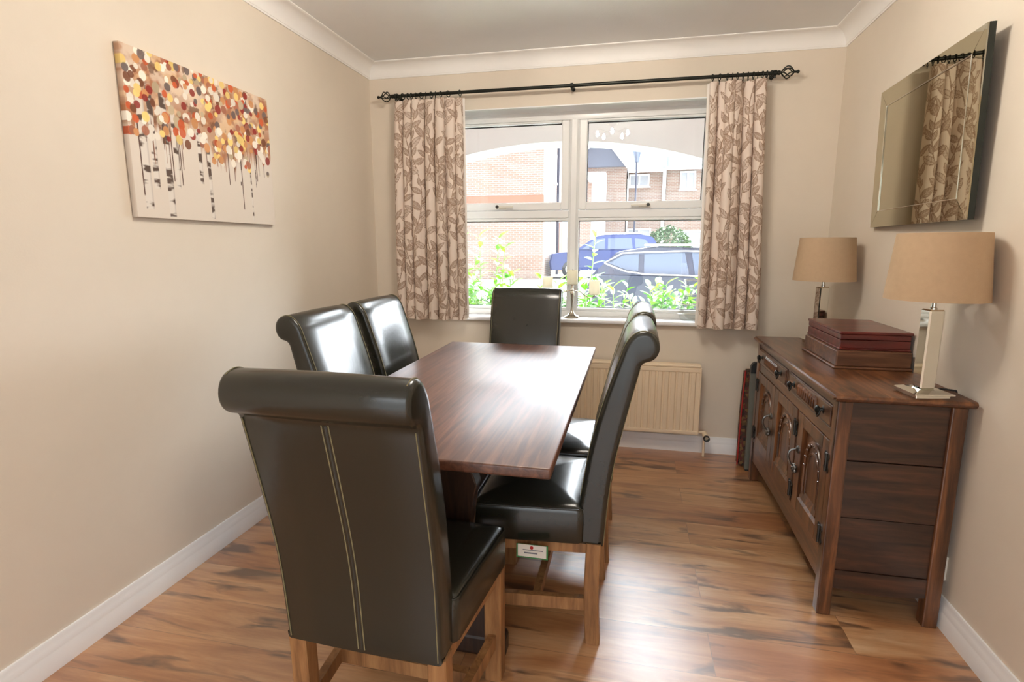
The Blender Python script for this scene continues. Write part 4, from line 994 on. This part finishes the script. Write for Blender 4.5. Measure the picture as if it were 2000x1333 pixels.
bm = B(); lathe(bm, [(0.06, 5.1), (0.10, 5.12), (0.20, 5.55), (0.24, 5.62), (0.10, 5.75), (0, 5.80)], n=12); obj('lantern', bm, M['carglass'], lp)
# round bush in the far garden
bu = thing('garden_bush', 'rounded pale green bush beyond the parked cars', 'bush', (3.15, 21.5, 0.02))
g = random.Random(4); bm = B()
for k in range(1500):
    a, b = g.uniform(0, 6.28), math.acos(g.uniform(-0.3, 1)); rr = 0.82+0.25*g.random()
    p = Vector((0.95*rr*math.sin(b)*math.cos(a), 0.8*rr*math.sin(b)*math.sin(a), 1.10+0.95*rr*math.cos(b))); d = Vector((g.uniform(-1, 1), g.uniform(-1, 1), g.uniform(-.5, 1))).normalized(); s = d.cross(Vector((0.3, 0.2, 1))).normalized()
    q = [p-d*0.09, p+s*0.05, p+d*0.09, p-s*0.05]; bm.faces.new([bm.verts.new(z) for z in q])
obj('foliage', bm, M['bush'], bu)
bm = B(); tube(bm, [(0, 0, 0), (0, 0, 0.5), (0.05, 0, 1.2)], [0.07, 0.06, 0.04], 8); obj('trunk', bm, M['stem'], bu)

def car(loc, rz, label, paint, L, Wd, low, belt, roofpts, wins, wheels, extras):
    """built along x (front towards -x), centre at the origin"""
    t = thing('parked_car', label, 'car', loc, rz)
    n = len(low); bm = B()
    def loft(pts, prof, mi):
        A = []
        for s, k in prof: A.append([bm.verts.new((x, s, zfun(z, k))) for x, z in pts])
        for a, b in zip(A[:-1], A[1:]):
            for i in range(len(pts)): bm.faces.new((a[i], a[(i+1) % len(pts)], b[(i+1) % len(pts)], b[i]))
        bm.faces.new(A[0]); bm.faces.new(A[-1])
    zfun = lambda z, k: z
    h = Wd/2
    c = Vector((sum(p[0] for p in low)/n, sum(p[1] for p in low)/n))
    A = []
    for s, k in ((-h, 0.97), (-h+0.06, 1.0), (h-0.06, 1.0), (h, 0.97)): A.append([bm.verts.new((c.x+(x-c.x)*k, s, c.y+(z-c.y)*k)) for x, z in low])
    for a, b in zip(A[:-1], A[1:]):
        for i in range(n): bm.faces.new((a[i], a[(i+1) % n], b[(i+1) % n], b[i]))
    bm.faces.new(A[0]); bm.faces.new(A[-1])
    obj('body', bm, paint, t, True)
    bm = B(); n2 = len(roofpts); A = []
    zt = max(p[1] for p in roofpts); zb = min(p[1] for p in roofpts)
    for sg in (-1, 1): A.append([bm.verts.new((x, sg*(h-0.04-0.20*(z-zb)/(zt-zb)), z)) for x, z in roofpts])
    for i in range(n2): bm.faces.new((A[0][i], A[0][(i+1) % n2], A[1][(i+1) % n2], A[1][i]))
    bm.faces.new(A[0]); bm.faces.new(A[1])
    bmesh.ops.bevel(bm, geom=bm.edges[:], offset=0.03, segments=2, affect='EDGES')
    cbn = obj('cabin', bm, paint, t, True)
    for poly in wins:
        for sg in (-1, 1):
            bm = B(); A = []
            for o_ in (0.0, 0.012): A.append([bm.verts.new((x, sg*(h-0.04-0.20*(z-zb)/(zt-zb)+o_), z)) for x, z in poly])
            m_ = len(poly)
            for i in range(m_): bm.faces.new((A[0][i], A[0][(i+1) % m_], A[1][(i+1) % m_], A[1][i]))
            bm.faces.new(A[0]); bm.faces.new(A[1]); obj('side_window', bm, M['carglass'], cbn)
    for x in wheels:
        for sg in (-1, 1):
            bm = B(); R_ = 0.34; y = sg*(h-0.10); lathe(bm, [(0.20, -0.11), (R_-0.03, -0.11), (R_, -0.07), (R_, 0.07), (R_-0.03, 0.11), (0.20, 0.11)], (x, y, R_), 24, axis='y'); wh = obj('wheel', bm, M['tyre'], t, True)
            bm = B(); lathe(bm, [(0.19, -0.115), (0.19, 0.115), (0.05, 0.118), (0, 0.118)], (x, y, R_), 16, axis='y'); obj('hub', bm, M['chrome'], wh, True)
    for nm, m_, boxes in extras: part(nm, t, m_, *boxes, bev=0.012)
    return t
low = [(-2.10, 0.30), (-2.14, 0.60), (-2.05, 0.92), (-1.10, 1.06), (1.95, 1.06), (2.10, 0.90), (2.12, 0.45), (2.02, 0.28)]
rf = [(-1.15, 1.04), (-0.42, 1.55), (-0.10, 1.63), (1.20, 1.66), (1.72, 1.54), (2.00, 1.04)]
car((0.66, 18.5, 0.06), 0.06, 'blue family car with roof rails parked by the brick house', M['bluecar'], 4.2, 1.8, low, None, rf,
    [[(-0.92, 1.09), (-0.40, 1.46), (-0.05, 1.50), (-0.05, 1.09)], [(0.06, 1.09), (0.06, 1.50), (0.92, 1.51), (0.98, 1.12)], [(1.08, 1.14), (1.04, 1.50), (1.42, 1.46), (1.66, 1.20)]], (-1.32, 1.28),
    [('roof_rail', M['chrome'], (((-0.1, -0.66, 1.66), (1.3, -0.62, 1.70)), ((-0.1, 0.62, 1.66), (1.3, 0.66, 1.70)))), ('wing_mirror', M['bluecar'], (((-0.62, -1.02, 1.06), (-0.42, -0.86, 1.20)),)), ('headlamp', M['carglass'], (((-2.13, -0.84, 0.72), (-1.85, -0.55, 0.88)),))])
# dark estate car close behind the hedge, tail towards the left
low = [(2.30, 0.30), (2.32, 0.62), (2.20, 0.92), (1.30, 1.10), (-2.05, 1.14), (-2.20, 0.98), (-2.24, 0.55), (-2.15, 0.32)]
rf = [(1.35, 1.08), (0.62, 1.50), (0.25, 1.62), (-0.90, 1.67), (-1.50, 1.58), (-1.62, 1.56), (-2.10, 1.12)]
gc = car((3.02, 7.85, -0.40), 0.0, 'grey estate car parked just behind the laurel hedge, its tail to the left', M['greycar'], 4.6, 1.84, low, None, rf,
    [[(-1.78, 1.36), (-1.50, 1.50), (-1.22, 1.53), (-1.22, 1.20), (-1.45, 1.24)], [(-1.12, 1.18), (-1.12, 1.53), (-0.40, 1.55), (-0.32, 1.16)], [(-0.22, 1.16), (-0.28, 1.55), (0.28, 1.53), (0.92, 1.16)]], (-1.40, 1.45),
    [('tail_light', M['tail'], (((-2.26, -0.90, 0.84), (-1.86, -0.70, 0.98)),)), ('roof_rail', M['chrome'], (((-1.1, -0.70, 1.67), (0.3, -0.66, 1.71)), ((-1.1, 0.66, 1.67), (0.3, 0.70, 1.71)))), ('number_plate', M['plastic'], (((-2.262, -0.26, 0.72), (-2.235, 0.26, 0.84)),))])
bm = B(); P = [(-1.84, -0.905, 1.36), (-1.52, -0.80, 1.545), (-0.40, -0.78, 1.585), (0.34, -0.79, 1.565)]; tube(bm, P, 0.014, 6)
tube(bm, [(-1.84, -0.905, 1.36), (-1.46, -0.93, 1.215), (-1.10, -0.935, 1.165), (-0.3, -0.935, 1.145), (1.0, -0.935, 1.145)], 0.014, 6); obj('window_trim', bm, M['chrome'], gc, True, 'bright chrome window trim')
